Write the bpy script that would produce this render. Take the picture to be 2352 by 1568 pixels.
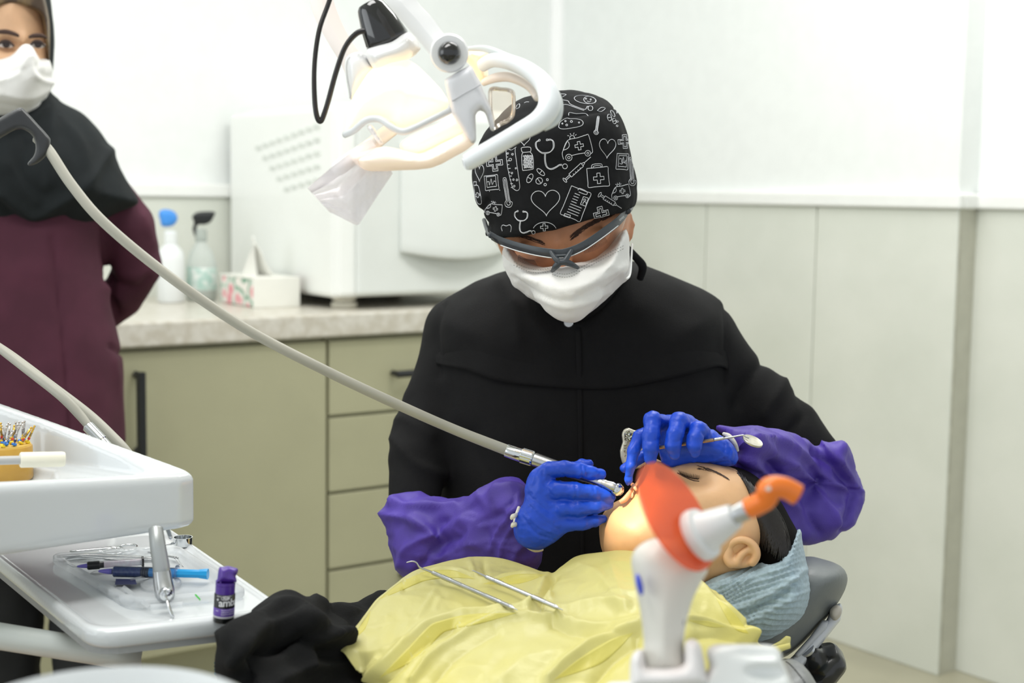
import bpy, bmesh, math, random
import numpy as np
from mathutils import Vector, Matrix
from mathutils.bvhtree import BVHTree
for o in list(bpy.data.objects): bpy.data.objects.remove(o, do_unlink=True)
SC = bpy.context.scene; COL = SC.collection
random.seed(7); np.random.seed(7)

# ------------------------------------------------------------------ camera
FPX = 3267.0                      # 50 mm lens on a 36 mm sensor, 2352 px wide
CAM = np.array([0.0, 0.0, 1.2])
PIT, ROL = math.atan2(784-445, FPX), math.radians(0.8)
_f = np.array([0, math.cos(PIT), -math.sin(PIT)]); _u0 = np.array([0, math.sin(PIT), math.cos(PIT)]); _r0 = np.array([1.0, 0, 0])
_r = math.cos(ROL)*_r0 + math.sin(ROL)*_u0; _u = math.cos(ROL)*_u0 - math.sin(ROL)*_r0
cd = bpy.data.cameras.new('camera'); cam = bpy.data.objects.new('camera', cd); COL.objects.link(cam)
cam.matrix_world = Matrix(((_r[0], _u[0], -_f[0], 0), (_r[1], _u[1], -_f[1], 0), (_r[2], _u[2], -_f[2], 1.2), (0, 0, 0, 1)))
cd.sensor_width = 36; cd.lens = 50; cd.clip_start = .05; cd.clip_end = 50
cd.dof.use_dof = True; cd.dof.focus_distance = 1.60; cd.dof.aperture_fstop = 5.0
SC.camera = cam
# ------------------------------------------------------------------ world, lights, exposure
w = bpy.data.worlds.new('World'); SC.world = w; w.use_nodes = True
bg = w.node_tree.nodes['Background']; bg.inputs[0].default_value = (.93, .98, 1, 1); bg.inputs[1].default_value = .62
SC.view_settings.view_transform = 'Standard'; SC.view_settings.look = 'None'
SC.view_settings.gamma = 1; SC.view_settings.use_curve_mapping = False; SC.view_settings.exposure = 0.43
def area(name, loc, size, power, col=(1, 1, 1), rot=(0, 0, 0)):
    l = bpy.data.lights.new(name, 'AREA'); l.shape = 'RECTANGLE'; l.size, l.size_y = size; l.energy = power; l.color = col
    o = bpy.data.objects.new(name, l); COL.objects.link(o); o.location = loc; o.rotation_euler = rot; return o
RZ36 = math.radians(36)
area('ceiling_panel_light', (-.5, 1.0, 2.72), (1.2, .6), 17, (1, .99, .97), (0, 0, RZ36))
area('ceiling_panel_light', (-1.1, 2.5, 2.72), (1.2, .6), 13, (1, .99, .97), (0, 0, RZ36))
area('ceiling_panel_light', (.5, 2.7, 2.72), (1.2, .6), 19, (1, .99, .97), (0, 0, RZ36))
area('window_daylight', (-2.9, .6, 1.7), (2.0, 1.6), 17, (.93, .98, 1), (math.radians(90), 0, math.radians(-75)))

# ------------------------------------------------------------------ pixel helpers
def ray(px, py):
    px = np.asarray(px, float); py = np.asarray(py, float)
    return _f + ((px-1176)/FPX)[..., None]*_r - ((py-784)/FPX)[..., None]*_u
def P(px, py, Y):
    d = ray(px, py); return CAM + d*(np.asarray(Y, float)/d[..., 1])[..., None]
def PZ(px, py, z):
    d = ray(px, py); return CAM + d*((np.asarray(z, float)-CAM[2])/d[..., 2])[..., None]
def proj(p):
    q = p-CAM; z = q@_f; return 1176+FPX*(q@_r)/z, 784-FPX*(q@_u)/z
def lin(c): 
    c = c/255.0; return c/12.92 if c <= .04045 else ((c+.055)/1.055)**2.4
def rgb(t): return (lin(t[0]), lin(t[1]), lin(t[2]), 1)

# ------------------------------------------------------------------ noise
def _h(i): 
    n = (i[..., 0]*374761393 + i[..., 1]*668265263 + i[..., 2]*2147483647) & 0xffffffff
    n = ((n ^ (n >> 13))*1274126177) & 0xffffffff
    return ((n ^ (n >> 16)) & 0xffff)/65535.0
def vnoise(p):
    p = np.asarray(p, float); i = np.floor(p).astype(np.int64); f = p-i; f = f*f*(3-2*f); r = 0
    for a in (0, 1):
        for b in (0, 1):
            for c in (0, 1):
                wt = (f[..., 0] if a else 1-f[..., 0])*(f[..., 1] if b else 1-f[..., 1])*(f[..., 2] if c else 1-f[..., 2])
                r = r + wt*_h(i+np.array([a, b, c]))
    return r*2-1
def fbm(p, o=3): return sum(vnoise(p*2**k)/2**k for k in range(o))
def ridged(p, o=2): return sum((1-2*np.abs(vnoise(p*2**k)))/2**k for k in range(o))

# ------------------------------------------------------------------ materials
MATS = {}
def mat(name, col, rough=.5, metal=0, bump=0, bs=60, var=0, vs=20, trans=0, emit=None, es=0, alpha=1, spec=.5, sss=0, col2=None, coat=0, sheen=0, stretch=None, bdist=.002):
    if name in MATS: return MATS[name]
    m = bpy.data.materials.new(name); m.use_nodes = True; nt = m.node_tree; b = nt.nodes['Principled BSDF']
    b.inputs['Base Color'].default_value = rgb(col); b.inputs['Roughness'].default_value = rough; b.inputs['Metallic'].default_value = metal
    b.inputs['Specular IOR Level'].default_value = spec; b.inputs['Transmission Weight'].default_value = trans; b.inputs['Alpha'].default_value = alpha
    b.inputs['Coat Weight'].default_value = coat; b.inputs['Sheen Weight'].default_value = sheen
    if sss: b.inputs['Subsurface Weight'].default_value = sss; b.inputs['Subsurface Radius'].default_value = (.012, .005, .003); b.inputs['Subsurface Scale'].default_value = 1
    if emit: b.inputs['Emission Color'].default_value = rgb(emit); b.inputs['Emission Strength'].default_value = es
    tc = nt.nodes.new('ShaderNodeTexCoord'); mp = nt.nodes.new('ShaderNodeMapping'); nt.links.new(tc.outputs['Object'], mp.inputs[0])
    if stretch: mp.inputs['Scale'].default_value = stretch
    n = nt.nodes.new('ShaderNodeTexNoise'); n.inputs['Scale'].default_value = vs; n.inputs['Detail'].default_value = 4; nt.links.new(mp.outputs[0], n.inputs['Vector'])
    mx = nt.nodes.new('ShaderNodeMix'); mx.data_type = 'RGBA'
    c2 = col2 if col2 else tuple(max(0, c*(1-var)) for c in col)
    mx.inputs[6].default_value = rgb(col); mx.inputs[7].default_value = rgb(c2)
    rp = nt.nodes.new('ShaderNodeMapRange'); rp.inputs[1].default_value = .38; rp.inputs[2].default_value = .62; nt.links.new(n.outputs[0], rp.inputs[0])
    nt.links.new(rp.outputs[0], mx.inputs[0]); nt.links.new(mx.outputs[2], b.inputs['Base Color'])
    if bump:
        n2 = nt.nodes.new('ShaderNodeTexNoise'); n2.inputs['Scale'].default_value = bs; n2.inputs['Detail'].default_value = 3; nt.links.new(mp.outputs[0], n2.inputs['Vector'])
        bp = nt.nodes.new('ShaderNodeBump'); bp.inputs['Strength'].default_value = bump; bp.inputs['Distance'].default_value = bdist
        nt.links.new(n2.outputs[0], bp.inputs['Height']); nt.links.new(bp.outputs[0], b.inputs['Normal'])
    MATS[name] = m; return m
def clear(name, tint=(255, 255, 255), amt=.12, rough=.05, diff=None, df=0.0):
    """thin clear sheet: transparent mixed with a gloss (and some haze)"""
    if name in MATS: return MATS[name]
    m = bpy.data.materials.new(name); m.use_nodes = True; nt = m.node_tree; nt.nodes.clear()
    out = nt.nodes.new('ShaderNodeOutputMaterial'); t = nt.nodes.new('ShaderNodeBsdfTransparent'); t.inputs[0].default_value = rgb(tint)
    g = nt.nodes.new('ShaderNodeBsdfGlossy'); g.inputs['Roughness'].default_value = rough
    lw = nt.nodes.new('ShaderNodeLayerWeight'); lw.inputs[0].default_value = amt; mx = nt.nodes.new('ShaderNodeMixShader')
    nt.links.new(lw.outputs['Fresnel'], mx.inputs[0]); nt.links.new(t.outputs[0], mx.inputs[1]); nt.links.new(g.outputs[0], mx.inputs[2]); last = mx
    if diff:
        d = nt.nodes.new('ShaderNodeBsdfDiffuse'); d.inputs[0].default_value = rgb(diff); tl = nt.nodes.new('ShaderNodeBsdfTranslucent'); tl.inputs[0].default_value = rgb(diff)
        a = nt.nodes.new('ShaderNodeMixShader'); a.inputs[0].default_value = .45; nt.links.new(d.outputs[0], a.inputs[1]); nt.links.new(tl.outputs[0], a.inputs[2])
        m2 = nt.nodes.new('ShaderNodeMixShader'); m2.inputs[0].default_value = df
        nt.links.new(mx.outputs[0], m2.inputs[1]); nt.links.new(a.outputs[0], m2.inputs[2]); last = m2
    nt.links.new(last.outputs[0], out.inputs[0]); MATS[name] = m; return m

# ------------------------------------------------------------------ objects
ROOT = {}
def thing(name, label, cat, loc, group=None):
    o = bpy.data.objects.new(name, None); COL.objects.link(o); o.location = [float(v) for v in loc]; o.empty_display_size = .02
    o['label'] = label; o['category'] = cat
    if group: o['group'] = group
    ROOT[o.name] = Vector([float(v) for v in loc]); return o
def tag(o, label, cat, group=None):
    o['label'] = label; o['category'] = cat
    if group: o['group'] = group
    return o
def obj(name, verts, faces, m, parent=None, smooth=True, kind=None, label=None):
    """one mesh object; world coordinates in, origin at the middle of its base"""
    v = np.asarray(verts, float).reshape(-1, 3); lo, hi = v.min(0), v.max(0)
    c = np.array([(lo[0]+hi[0])/2, (lo[1]+hi[1])/2, lo[2]])
    me = bpy.data.meshes.new(name); me.from_pydata((v-c).tolist(), [], [tuple(int(i) for i in f) for f in faces]); me.update()
    me.polygons.foreach_set('use_smooth', [smooth]*len(me.polygons)); me.materials.append(m)
    o = bpy.data.objects.new(name, me); COL.objects.link(o)
    if parent is None: o.location = c.tolist()
    else:
        o.parent = parent; p = Vector(c.tolist()); q = parent
        while q is not None: p = p-q.location; q = q.parent
        o.location = p
    if kind: o['kind'] = kind
    if label: o['label'] = label
    o['_w'] = 0; del o['_w']
    return o
def struct(name, verts, faces, m, **k):
    o = obj(name, verts, faces, m, smooth=False, **k); o['kind'] = 'structure'; return o
def wverts(o):
    off = Vector((0, 0, 0)); q = o
    while q is not None: off += q.location; q = q.parent
    n = len(o.data.vertices); a = np.empty(n*3); o.data.vertices.foreach_get('co', a); return a.reshape(-1, 3)+np.array(off)
def bvh(*objs):
    V = []; F = []
    for o in objs:
        b = len(V); V += [tuple(x) for x in wverts(o)]; F += [tuple(i+b for i in p.vertices) for p in o.data.polygons]
    return BVHTree.FromPolygons(V, F)
def hit(t, px, py, off=0.0):
    d = Vector(ray(px, py).tolist()).normalized(); h = t.ray_cast(Vector(CAM.tolist()), d)
    if h[0] is None: return None
    n = h[1] if h[1].dot(d) < 0 else -h[1]
    return np.array(h[0]+n*off)
def mod(o, t, **k):
    md = o.modifiers.new(t.lower(), t)
    for a, b in k.items(): setattr(md, a, b)
    return md

# curves
def cat(pts, n=6, closed=False):
    p = np.asarray(pts, float); L = len(p)
    if L < 3: 
        t = np.linspace(0, 1, n+1)[:, None]; return p[0]*(1-t)+p[-1]*t
    out = []
    for i in range(L if closed else L-1):
        if closed: a, b, c, d = p[(i-1) % L], p[i], p[(i+1) % L], p[(i+2) % L]
        else: a, b, c, d = p[max(i-1, 0)], p[i], p[i+1], p[min(i+2, L-1)]
        for k in range(n):
            t = k/n; out.append(.5*((2*b)+(c-a)*t+(2*a-5*b+4*c-d)*t*t+(-a+3*b-3*c+d)*t**3))
    if not closed: out.append(p[-1])
    return np.array(out)
def resamp(p, n):
    p = np.asarray(p, float); s = np.r_[0, np.cumsum(np.linalg.norm(np.diff(p[:, :2] if p.shape[1] < 3 else p, axis=0), axis=1))]
    t = np.linspace(0, s[-1], n); return np.stack([np.interp(t, s, p[:, k]) for k in range(p.shape[1])], 1)
def tube_data(p, r, ns=10, cap=True, flat=None):
    p = np.asarray(p, float); n = len(p); r = np.broadcast_to(np.asarray(r, float), (n,)) if np.ndim(r) < 2 else r
    T = np.gradient(p, axis=0); T /= np.linalg.norm(T, axis=1)[:, None]+1e-12
    a = np.array([0, 0, 1.0]) if abs(T[0][2]) < .9 else np.array([1.0, 0, 0])
    U = np.cross(T[0], a); U /= np.linalg.norm(U); V = []; 
    for i in range(n):
        U = U-T[i]*(U@T[i]); U /= np.linalg.norm(U)+1e-12; W = np.cross(T[i], U)
        for k in range(ns):
            th = 2*math.pi*k/ns; V.append(p[i]+r[i]*(math.cos(th)*U+math.sin(th)*W))
    F = [(i*ns+k, i*ns+(k+1) % ns, (i+1)*ns+(k+1) % ns, (i+1)*ns+k) for i in range(n-1) for k in range(ns)]
    if cap: F += [tuple(range(ns))[::-1], tuple((n-1)*ns+k for k in range(ns))]
    return V, F
def merge(parts):
    V = []; F = []
    for v, f in parts: b = len(V); V += list(v); F += [tuple(i+b for i in q) for q in f]
    return V, F
def tube(name, p, r, m, parent=None, ns=12, sub=6, **k):
    """p rows are world points; radii interpolated with the points"""
    p = np.asarray(p, float); r = np.broadcast_to(np.asarray(r, float), (len(p),))
    q = cat(np.c_[p, r], sub); v, f = tube_data(q[:, :3], np.maximum(q[:, 3], 1e-4), ns); return obj(name, v, f, m, parent, **k)
def ptube(name, pts, m, parent=None, **k):
    """rows (px, py, Y, radius in px)"""
    a = np.asarray(pts, float); return tube(name, P(a[:, 0], a[:, 1], a[:, 2]), a[:, 3]*a[:, 2]/FPX, m, parent, **k)
def lathe_data(prof, o, ax, ns=24):
    o = np.asarray(o, float); ax = np.asarray(ax, float); ax = ax/np.linalg.norm(ax)
    a = np.array([0, 0, 1.0]) if abs(ax[2]) < .9 else np.array([1.0, 0, 0]); U = np.cross(ax, a); U /= np.linalg.norm(U); W = np.cross(ax, U); V = []; F = []
    n = len(prof)
    for r, h in prof:
        for k in range(ns):
            t = 2*math.pi*k/ns; V.append(o+ax*h+r*(math.cos(t)*U+math.sin(t)*W))
    for i in range(n-1):
        for k in range(ns): F.append((i*ns+k, i*ns+(k+1) % ns, (i+1)*ns+(k+1) % ns, (i+1)*ns+k))
    F += [tuple(range(ns))[::-1], tuple((n-1)*ns+k for k in range(ns))]
    return V, F
def lathe(name, prof, o, ax, m, parent=None, ns=24, smooth=True, bev=0, **k):
    q = lathe_data(prof, o, ax, ns); ob = obj(name, q[0], q[1], m, parent, smooth=smooth, **k)
    if smooth: es(ob)
    return ob
def es(o, ang=40):
    md = o.modifiers.new('edges', 'EDGE_SPLIT'); md.split_angle = math.radians(ang); return o
def box_data(c, sx, sy, sz, rot=0):
    """box on its base centre c, turned about z"""
    c = np.asarray(c, float); a, b = math.cos(rot), math.sin(rot); V = []
    for z in (0, sz):
        for x, y in ((-1, -1), (1, -1), (1, 1), (-1, 1)):
            X, Y = x*sx/2, y*sy/2; V.append(c+np.array([a*X-b*Y, b*X+a*Y, z]))
    return V, [(3, 2, 1, 0), (4, 5, 6, 7), (0, 1, 5, 4), (1, 2, 6, 5), (2, 3, 7, 6), (3, 0, 4, 7)]
def box(name, c, sx, sy, sz, m, rot=0, parent=None, bev=.004, seg=2, st=False, **k):
    v, f = box_data(c, sx, sy, sz, rot); o = (struct(name, v, f, m, parent=parent, **k) if st else obj(name, v, f, m, parent, smooth=bev > 0, **k))
    if bev: mod(o, 'BEVEL', width=bev, segments=seg, limit_method='ANGLE'); es(o, 35) if False else None
    return o
def prism_data(pts, z0, z1):
    n = len(pts); V = [(p[0], p[1], z0) for p in pts]+[(p[0], p[1], z1) for p in pts]
    return V, [tuple(range(n))[::-1], tuple(range(n, 2*n))]+[(i, (i+1) % n, n+(i+1) % n, n+i) for i in range(n)]
def grid_faces(n, m): return [(i*m+j, i*m+j+1, (i+1)*m+j+1, (i+1)*m+j) for i in range(n-1) for j in range(m-1)]
def patch(name, top, bot, t, m, off=.002, n=40, k=12, thick=.002, parent=None, ease=None, **kw):
    """cloth or print panel lying on another surface, between two edge lines"""
    a = resamp(cat(top, 8), n); b = resamp(cat(bot, 8), n); V = []; last = None
    for i in range(n):
        for j in range(k):
            q = a[i]+(b[i]-a[i])*j/(k-1); h = hit(t, q[0], q[1], off if not ease else (off+.004)*j/(k-1)-.004)
            if h is None: h = last if last is not None else P(q[0], q[1], 1.7)
            last = h; V.append(h)
    o = obj(name, V, grid_faces(n, k), m, parent, **kw); mod(o, 'SOLIDIFY', thickness=thick, offset=0); return o
def strokes(name, lines, t, r, m, parent=None, ns=5, off=.0003, sub=4, ends=None, **kw):
    """thin printed or stitched lines lying on a surface"""
    parts = []
    for L in lines:
        q = cat(L, sub) if len(L) > 2 else cat(L, 6); pts = [hit(t, x, y, off) for x, y in q]; pts = [p for p in pts if p is not None]
        if len(pts) < 2: continue
        pts = np.array(pts); d = np.r_[1, np.linalg.norm(np.diff(pts, axis=0), axis=1)]; pts = pts[d > 1e-6]
        if len(pts) > 1: parts.append(tube_data(pts, r, ns))
    V, F = merge(parts); return obj(name, V, F, m, parent, **kw)
# ------------------------------------------------------------------ soft-body modeller: blended solids, meshed with surface nets
def poly_sd(poly, X, Z):
    d = np.full(X.shape, 1e9); s = np.zeros(X.shape, bool); n = len(poly)
    for i in range(n):
        a = poly[i]; b = poly[(i+1) % n]; e = b-a; wx = X-a[0]; wz = Z-a[1]
        h = np.clip((wx*e[0]+wz*e[1])/(e@e+1e-18), 0, 1); d = np.minimum(d, (wx-e[0]*h)**2+(wz-e[1]*h)**2)
        c = (a[1] > Z) != (b[1] > Z); 
        if abs(e[1]) > 1e-12: s ^= c & (X < e[0]*(Z-a[1])/e[1]+a[0])
    d = np.sqrt(d); return np.where(s, -d, d)
def smin(a, b, k):
    if k <= 0: return np.minimum(a, b)
    h = np.maximum(k-np.abs(a-b), 0)/k; return np.minimum(a, b)-h*h*k*.25
def surface_nets(F, lo, st):
    S = F < 0; nx, ny, nz = F.shape
    corn = [(a, b, c) for a in (0, 1) for b in (0, 1) for c in (0, 1)]
    def cut(A, o): return A[o[0]:nx-1+o[0], o[1]:ny-1+o[1], o[2]:nz-1+o[2]]
    cnt = sum(cut(S, o).astype(np.int8) for o in corn); act = (cnt > 0) & (cnt < 8); idx = np.full(act.shape, -1, np.int64); ii = np.argwhere(act); idx[act] = np.arange(len(ii))
    vals = {o: F[ii[:, 0]+o[0], ii[:, 1]+o[1], ii[:, 2]+o[2]] for o in corn}; acc = np.zeros((len(ii), 3)); num = np.zeros(len(ii))
    for a in corn:
        for ax in range(3):
            if a[ax]: continue
            b = list(a); b[ax] = 1; b = tuple(b); va, vb = vals[a], vals[b]; m = (va < 0) != (vb < 0)
            t = va/np.where(np.abs(va-vb) < 1e-12, 1, va-vb); p = np.tile(np.array(a, float), (len(ii), 1)); p[:, ax] = t
            acc[m] += p[m]; num[m] += 1
    V = lo+st*(ii+acc/num[:, None]); faces = []
    for ax in range(3):
        o1, o2 = [k for k in range(3) if k != ax]
        sl0 = [slice(1, -1)]*3; sl1 = [slice(1, -1)]*3; sl0[ax] = slice(0, -1); sl1[ax] = slice(1, None)
        A, B = S[tuple(sl0)], S[tuple(sl1)]; e = np.argwhere(A != B)
        if not len(e): continue
        fl = A[A != B]; c = e.copy(); c[:, o1] += 1; c[:, o2] += 1
        def g(d1, d2): 
            q = c.copy(); q[:, o1] -= d1; q[:, o2] -= d2; return idx[q[:, 0], q[:, 1], q[:, 2]]
        Q = np.stack([g(0, 0), g(1, 0), g(1, 1), g(0, 1)], 1)
        flip = fl if ax != 1 else ~fl; Q[~flip] = Q[~flip][:, ::-1]; faces.append(Q)
    return V, np.concatenate(faces)
def vnormals(V, F):
    n = np.cross(V[F[:, 2]]-V[F[:, 0]], V[F[:, 3]]-V[F[:, 1]]); N = np.zeros_like(V)
    for k in range(4): np.add.at(N, F[:, k], n)
    return N/(np.linalg.norm(N, axis=1)[:, None]+1e-12)
class Blob:
    """a solid built around a point of the room: rounded outlines, tapered limbs, ellipsoids, blended"""
    def __init__(s, px, py, Y):
        s.o = P(px, py, Y); w = s.o-CAM; s.D = np.linalg.norm(w); s.w = w/s.D; u = np.cross(s.w, _u); s.u = u/np.linalg.norm(u); s.v = np.cross(s.u, s.w)
        s.k = s.D/np.linalg.norm(ray(px, py))/FPX; s.pr = []; s.lo = np.full(3, 1e9); s.hi = np.full(3, -1e9)
    def L(s, px, py, dw=0):
        d = ray(px, py); dw = np.asarray(dw, float); t = (s.D+dw)/(d@s.w); q = CAM+d*t[..., None]-s.o; return np.stack([q@s.u, q@s.v, q@s.w], -1)
    def world(s, a): return s.o+a[..., 0:1]*s.u+a[..., 1:2]*s.v+a[..., 2:3]*s.w
    def _bb(s, a, b): s.lo = np.minimum(s.lo, a); s.hi = np.maximum(s.hi, b)
    def lens(s, poly, dw=0, T=.05, Tb=None, R=None, k=.01, sub=False, smooth=4, bend=None):
        """solid with the given outline; bend = [(px,py,dw)...] makes its middle sheet follow those depths"""
        p = np.asarray(poly, float)
        if smooth: p = cat(p, smooth, True)
        q = s.L(p[:, 0], p[:, 1], np.zeros(len(p))); q2 = q[:, :2]; Tb = T if Tb is None else Tb; R = R or T
        if bend is not None:
            b = np.asarray(bend, float); bl = s.L(b[:, 0], b[:, 1], np.zeros(len(b)))[:, :2]; bd = b[:, 2]
        else: bl = None; bd = np.array([dw])
        def f(U, V, W):
            X, Z = U[:, 0, :], V[:, 0, :]; d = poly_sd(q2, X, Z)[:, None, :]
            if bl is None: yc = dw
            else:
                wt = 0; ac = 0
                for (x, z), y in zip(bl, bd): g = 1/((X-x)**2+(Z-z)**2+1e-5); wt = wt+g; ac = ac+g*y
                yc = (ac/wt)[:, None, :]
            dy = W-yc; b = np.where(dy < 0, -dy/T, dy/Tb); a = np.maximum(0, (R+d)/R); r = np.sqrt(a*a+b*b); return (r-1)*min(R, T)
        if not sub: s._bb(np.r_[q2.min(0), bd.min()-T], np.r_[q2.max(0), bd.max()+Tb])
        s.pr.append((f, k, sub)); return s
    def limb(s, pts, k=.008, sub=False):
        """rows (px, py, dw, r px): tapered limb through these joints"""
        a = np.asarray(pts, float); q = s.L(a[:, 0], a[:, 1], a[:, 2]); r = a[:, 3]*s.k
        def f(U, V, W):
            D = None
            for i in range(len(q)-1):
                A, B = q[i], q[i+1]; e = B-A; h = np.clip(((U-A[0])*e[0]+(V-A[1])*e[1]+(W-A[2])*e[2])/(e@e+1e-12), 0, 1)
                d = np.sqrt((U-A[0]-e[0]*h)**2+(V-A[1]-e[1]*h)**2+(W-A[2]-e[2]*h)**2)-(r[i]+(r[i+1]-r[i])*h)
                D = d if D is None else smin(D, d, .003)
            return D
        if not sub: s._bb((q-r[:, None]).min(0), (q+r[:, None]).max(0))
        s.pr.append((f, k, sub)); return s
    def ell(s, px, py, dw, ru, rv, rw, rot=0, k=.01, sub=False):
        c = s.L(px, py, dw); ca, sa = math.cos(math.radians(rot)), math.sin(math.radians(rot)); mr = min(ru, rv, rw)
        def f(U, V, W):
            x = (U-c[0])*ca+(V-c[1])*sa; y = -(U-c[0])*sa+(V-c[1])*ca; return (np.sqrt((x/ru)**2+(y/rv)**2+((W-c[2])/rw)**2)-1)*mr
        if not sub: m = max(ru, rv); s._bb(c-np.array([m, m, rw]), c+np.array([m, m, rw]))
        s.pr.append((f, k, sub)); return s
    def mesh(s, step, disp=None, clipz=None):
        pad = step*3+.3*max([k for _, k, sb in s.pr if not sb]); lo = s.lo-pad; n = np.ceil((s.hi+pad-lo)/step).astype(int)+1
        g = [(lo[i]+step*np.arange(n[i])).astype(np.float32) for i in range(3)]; U, W, V = np.meshgrid(g[0], g[2], g[1], indexing='ij'); F = None
        for f, k, sub in s.pr:
            d = f(U, V, W).astype(np.float32)
            if sub: F = -smin(-F, d, k)
            else: F = d if F is None else smin(F, d, k)
        q, fc = surface_nets(F, np.array([lo[0], lo[2], lo[1]]), step)
        q = s.world(q[:, [0, 2, 1]])
        N = vnormals(q, fc)
        c = q[fc].mean(1); 
        # outward check: move along the normal must leave the solid
        if np.einsum('ij,ij->i', N, q-q.mean(0)).mean() < 0: fc = fc[:, ::-1]; N = -N
        if disp is not None: q = q+N*disp(q, N)[:, None]
        return q, fc
    def build(s, name, m, step=.004, parent=None, disp=None, **k):
        q, fc = s.mesh(step, disp); return obj(name, q, fc.tolist(), m, parent, **k)
def foldfn(folds, noise=0, ns=20, st=(1, 1, 1), rn=0, rs=12, rst=(1, 1, 1)):
    """drapery: ridges along given lines (pixel polyline, height m, width px) plus fine creasing"""
    FL = [(cat(l, 5) if len(l) > 2 else np.asarray(l, float), a, wd) for l, a, wd in folds]
    def f(q, N):
        x, y = proj(q); out = np.zeros(len(q))
        for l, a, wd in FL:
            d = np.full(len(q), 1e9)
            for i in range(len(l)-1):
                A, B = l[i], l[i+1]; e = B-A; h = np.clip(((x-A[0])*e[0]+(y-A[1])*e[1])/(e@e+1e-9), 0, 1)
                d = np.minimum(d, np.hypot(x-A[0]-e[0]*h, y-A[1]-e[1]*h))
            out += a*np.exp(-np.abs(d/wd)**1.5)
        if noise: out += noise*fbm(q*ns*np.array(st))
        if rn: out += rn*ridged(q*rs*np.array(rst))
        return out
    return f
# ------------------------------------------------------------------ the room
UD = np.array([math.cos(RZ36), math.sin(RZ36)]); ND = np.array([-math.sin(RZ36), math.cos(RZ36)])   # along the back wall, into it
M_wall = mat('white_paint', (243, 246, 244), .6, bump=.05, bs=120, var=.01)
M_tile = mat('wall_tile_glaze', (226, 228, 219), .28, bump=.03, bs=6, col2=(217, 220, 210), vs=3, coat=.2)
M_grout = mat('tile_grout', (196, 194, 178), .8, var=.1)
M_trim = mat('white_trim', (246, 247, 244), .4, var=.01)
A0 = P(400, 735, 3.27)[:2]                               # a point on the counter front line
DEP = .72
B0 = A0+ND*DEP                                          # back wall line
# corner of back and right wall lies at pixel column 1275
d0 = ray(1275, 440)[:2]
tt = np.linalg.solve(np.stack([UD, -d0], 1), -B0); CN = B0+UD*tt[0]
def uvp(u, n): return CN+UD*u+ND*n                      # u<0 runs left along the back wall, n<0 comes out of it
def slab(a, b, th, z0, z1, side):
    a = np.array(a); b = np.array(b); s = np.array(side)*th; return prism_data([a, b, b+s, a+s], z0, z1)
HT = 1.2
wb = struct('wall_back', *slab(uvp(-3.6, 0), uvp(.2, 0), .12, 0, 2.8, ND), M_wall)
RW = -ND                                                # right wall runs along -n towards the camera
d1 = ray(2203, 440)[:2]; s1 = np.linalg.solve(np.stack([RW, -d1], 1), -CN)[0]
wr = struct('wall_right', *merge([slab(CN, CN+RW*s1, .12, 0, 2.8, UD), slab(CN+RW*s1+UD*.075, CN+RW*3.4+UD*.075, .12, 0, 2.8, UD)]), M_wall)
def wl(px, base, dr): 
    d = ray(px, 445)[:2]; return np.linalg.solve(np.stack([dr, -d], 1), -base)[0]
def tiles(parent, base, dr, out, cuts):
    g = .004
    v, f = slab(base+dr*cuts[0], base+dr*cuts[-1], .004, 0, HT-.02, out); obj('grout_bed', v, f, M_grout, parent, smooth=False)
    for a, b in zip(cuts[:-1], cuts[1:]):
        v, f = slab(base+dr*(a+g/2), base+dr*(b-g/2), .011, .0, HT-.022, out); o = obj('tile', v, f, M_tile, parent, smooth=False); mod(o, 'BEVEL', width=.003, segments=2)
sA = wl(1884, CN, RW)
tiles(wr, CN, RW, -UD, [0.0, sA-.43, sA, s1+.011])
sB = wl(2246, CN+UD*.075, RW)
tiles(wr, CN+UD*.075, RW, -UD, [s1+.004, s1+.45, s1+1.05, s1+1.7])
v, f = slab(CN+RW*s1, CN+RW*s1+UD*.075, .008, 0, HT-.022, RW); obj('tile', v, f, mat('tile_return_shade', (200, 199, 184), .35, bump=.05, bs=8, var=.03), wr, smooth=False)  # same tile on the step's return, its shade put into a darker colour
tiles(wb, CN, UD, -ND, [-3.4, -2.8, -2.2, -1.6, -1.0, -.4, 0])
t1 = struct('trim_1', *slab(uvp(-3.5, 0), uvp(0, 0), .024, HT-.022, HT+.016, -ND), M_trim); mod(t1, 'BEVEL', width=.006, segments=3)
v, f = merge([slab(CN, CN+RW*(s1+.02), .024, HT-.022, HT+.016, -UD), slab(CN+RW*(s1+.0), CN+RW*(s1+.0)+UD*.075, .020, HT-.022, HT+.016, RW), slab(CN+RW*s1+UD*.075, CN+RW*3.3+UD*.075, .024, HT-.022, HT+.016, -UD)])
t2 = struct('trim_2', v, f, M_trim); mod(t2, 'BEVEL', width=.006, segments=3)
t3 = struct('trim_3', *prism_data([CN-UD*.03, CN-UD*.03+RW*.012, CN+RW*.03-UD*.012, CN+RW*.03, CN], HT+.016, 2.75), mat('corner_strip_white', (255, 255, 255), .35, var=.005))  # strip up the wall corner, whiter than the wall paint
struct('floor', *prism_data([(-4.5, -1.5), (3.5, -1.5), (3.5, 6.5), (-4.5, 6.5)], -.1, 0), mat('floor_tile_beige', (176, 172, 150), .35, var=.06, vs=4, bump=.02, bs=30))
struct('ceiling', *prism_data([(-4.5, -1.0), (3.5, -1.0), (3.5, 6.5), (-4.5, 6.5)], 2.8, 2.9), mat('ceiling_white', (242, 243, 240), .8, var=.02))

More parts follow.
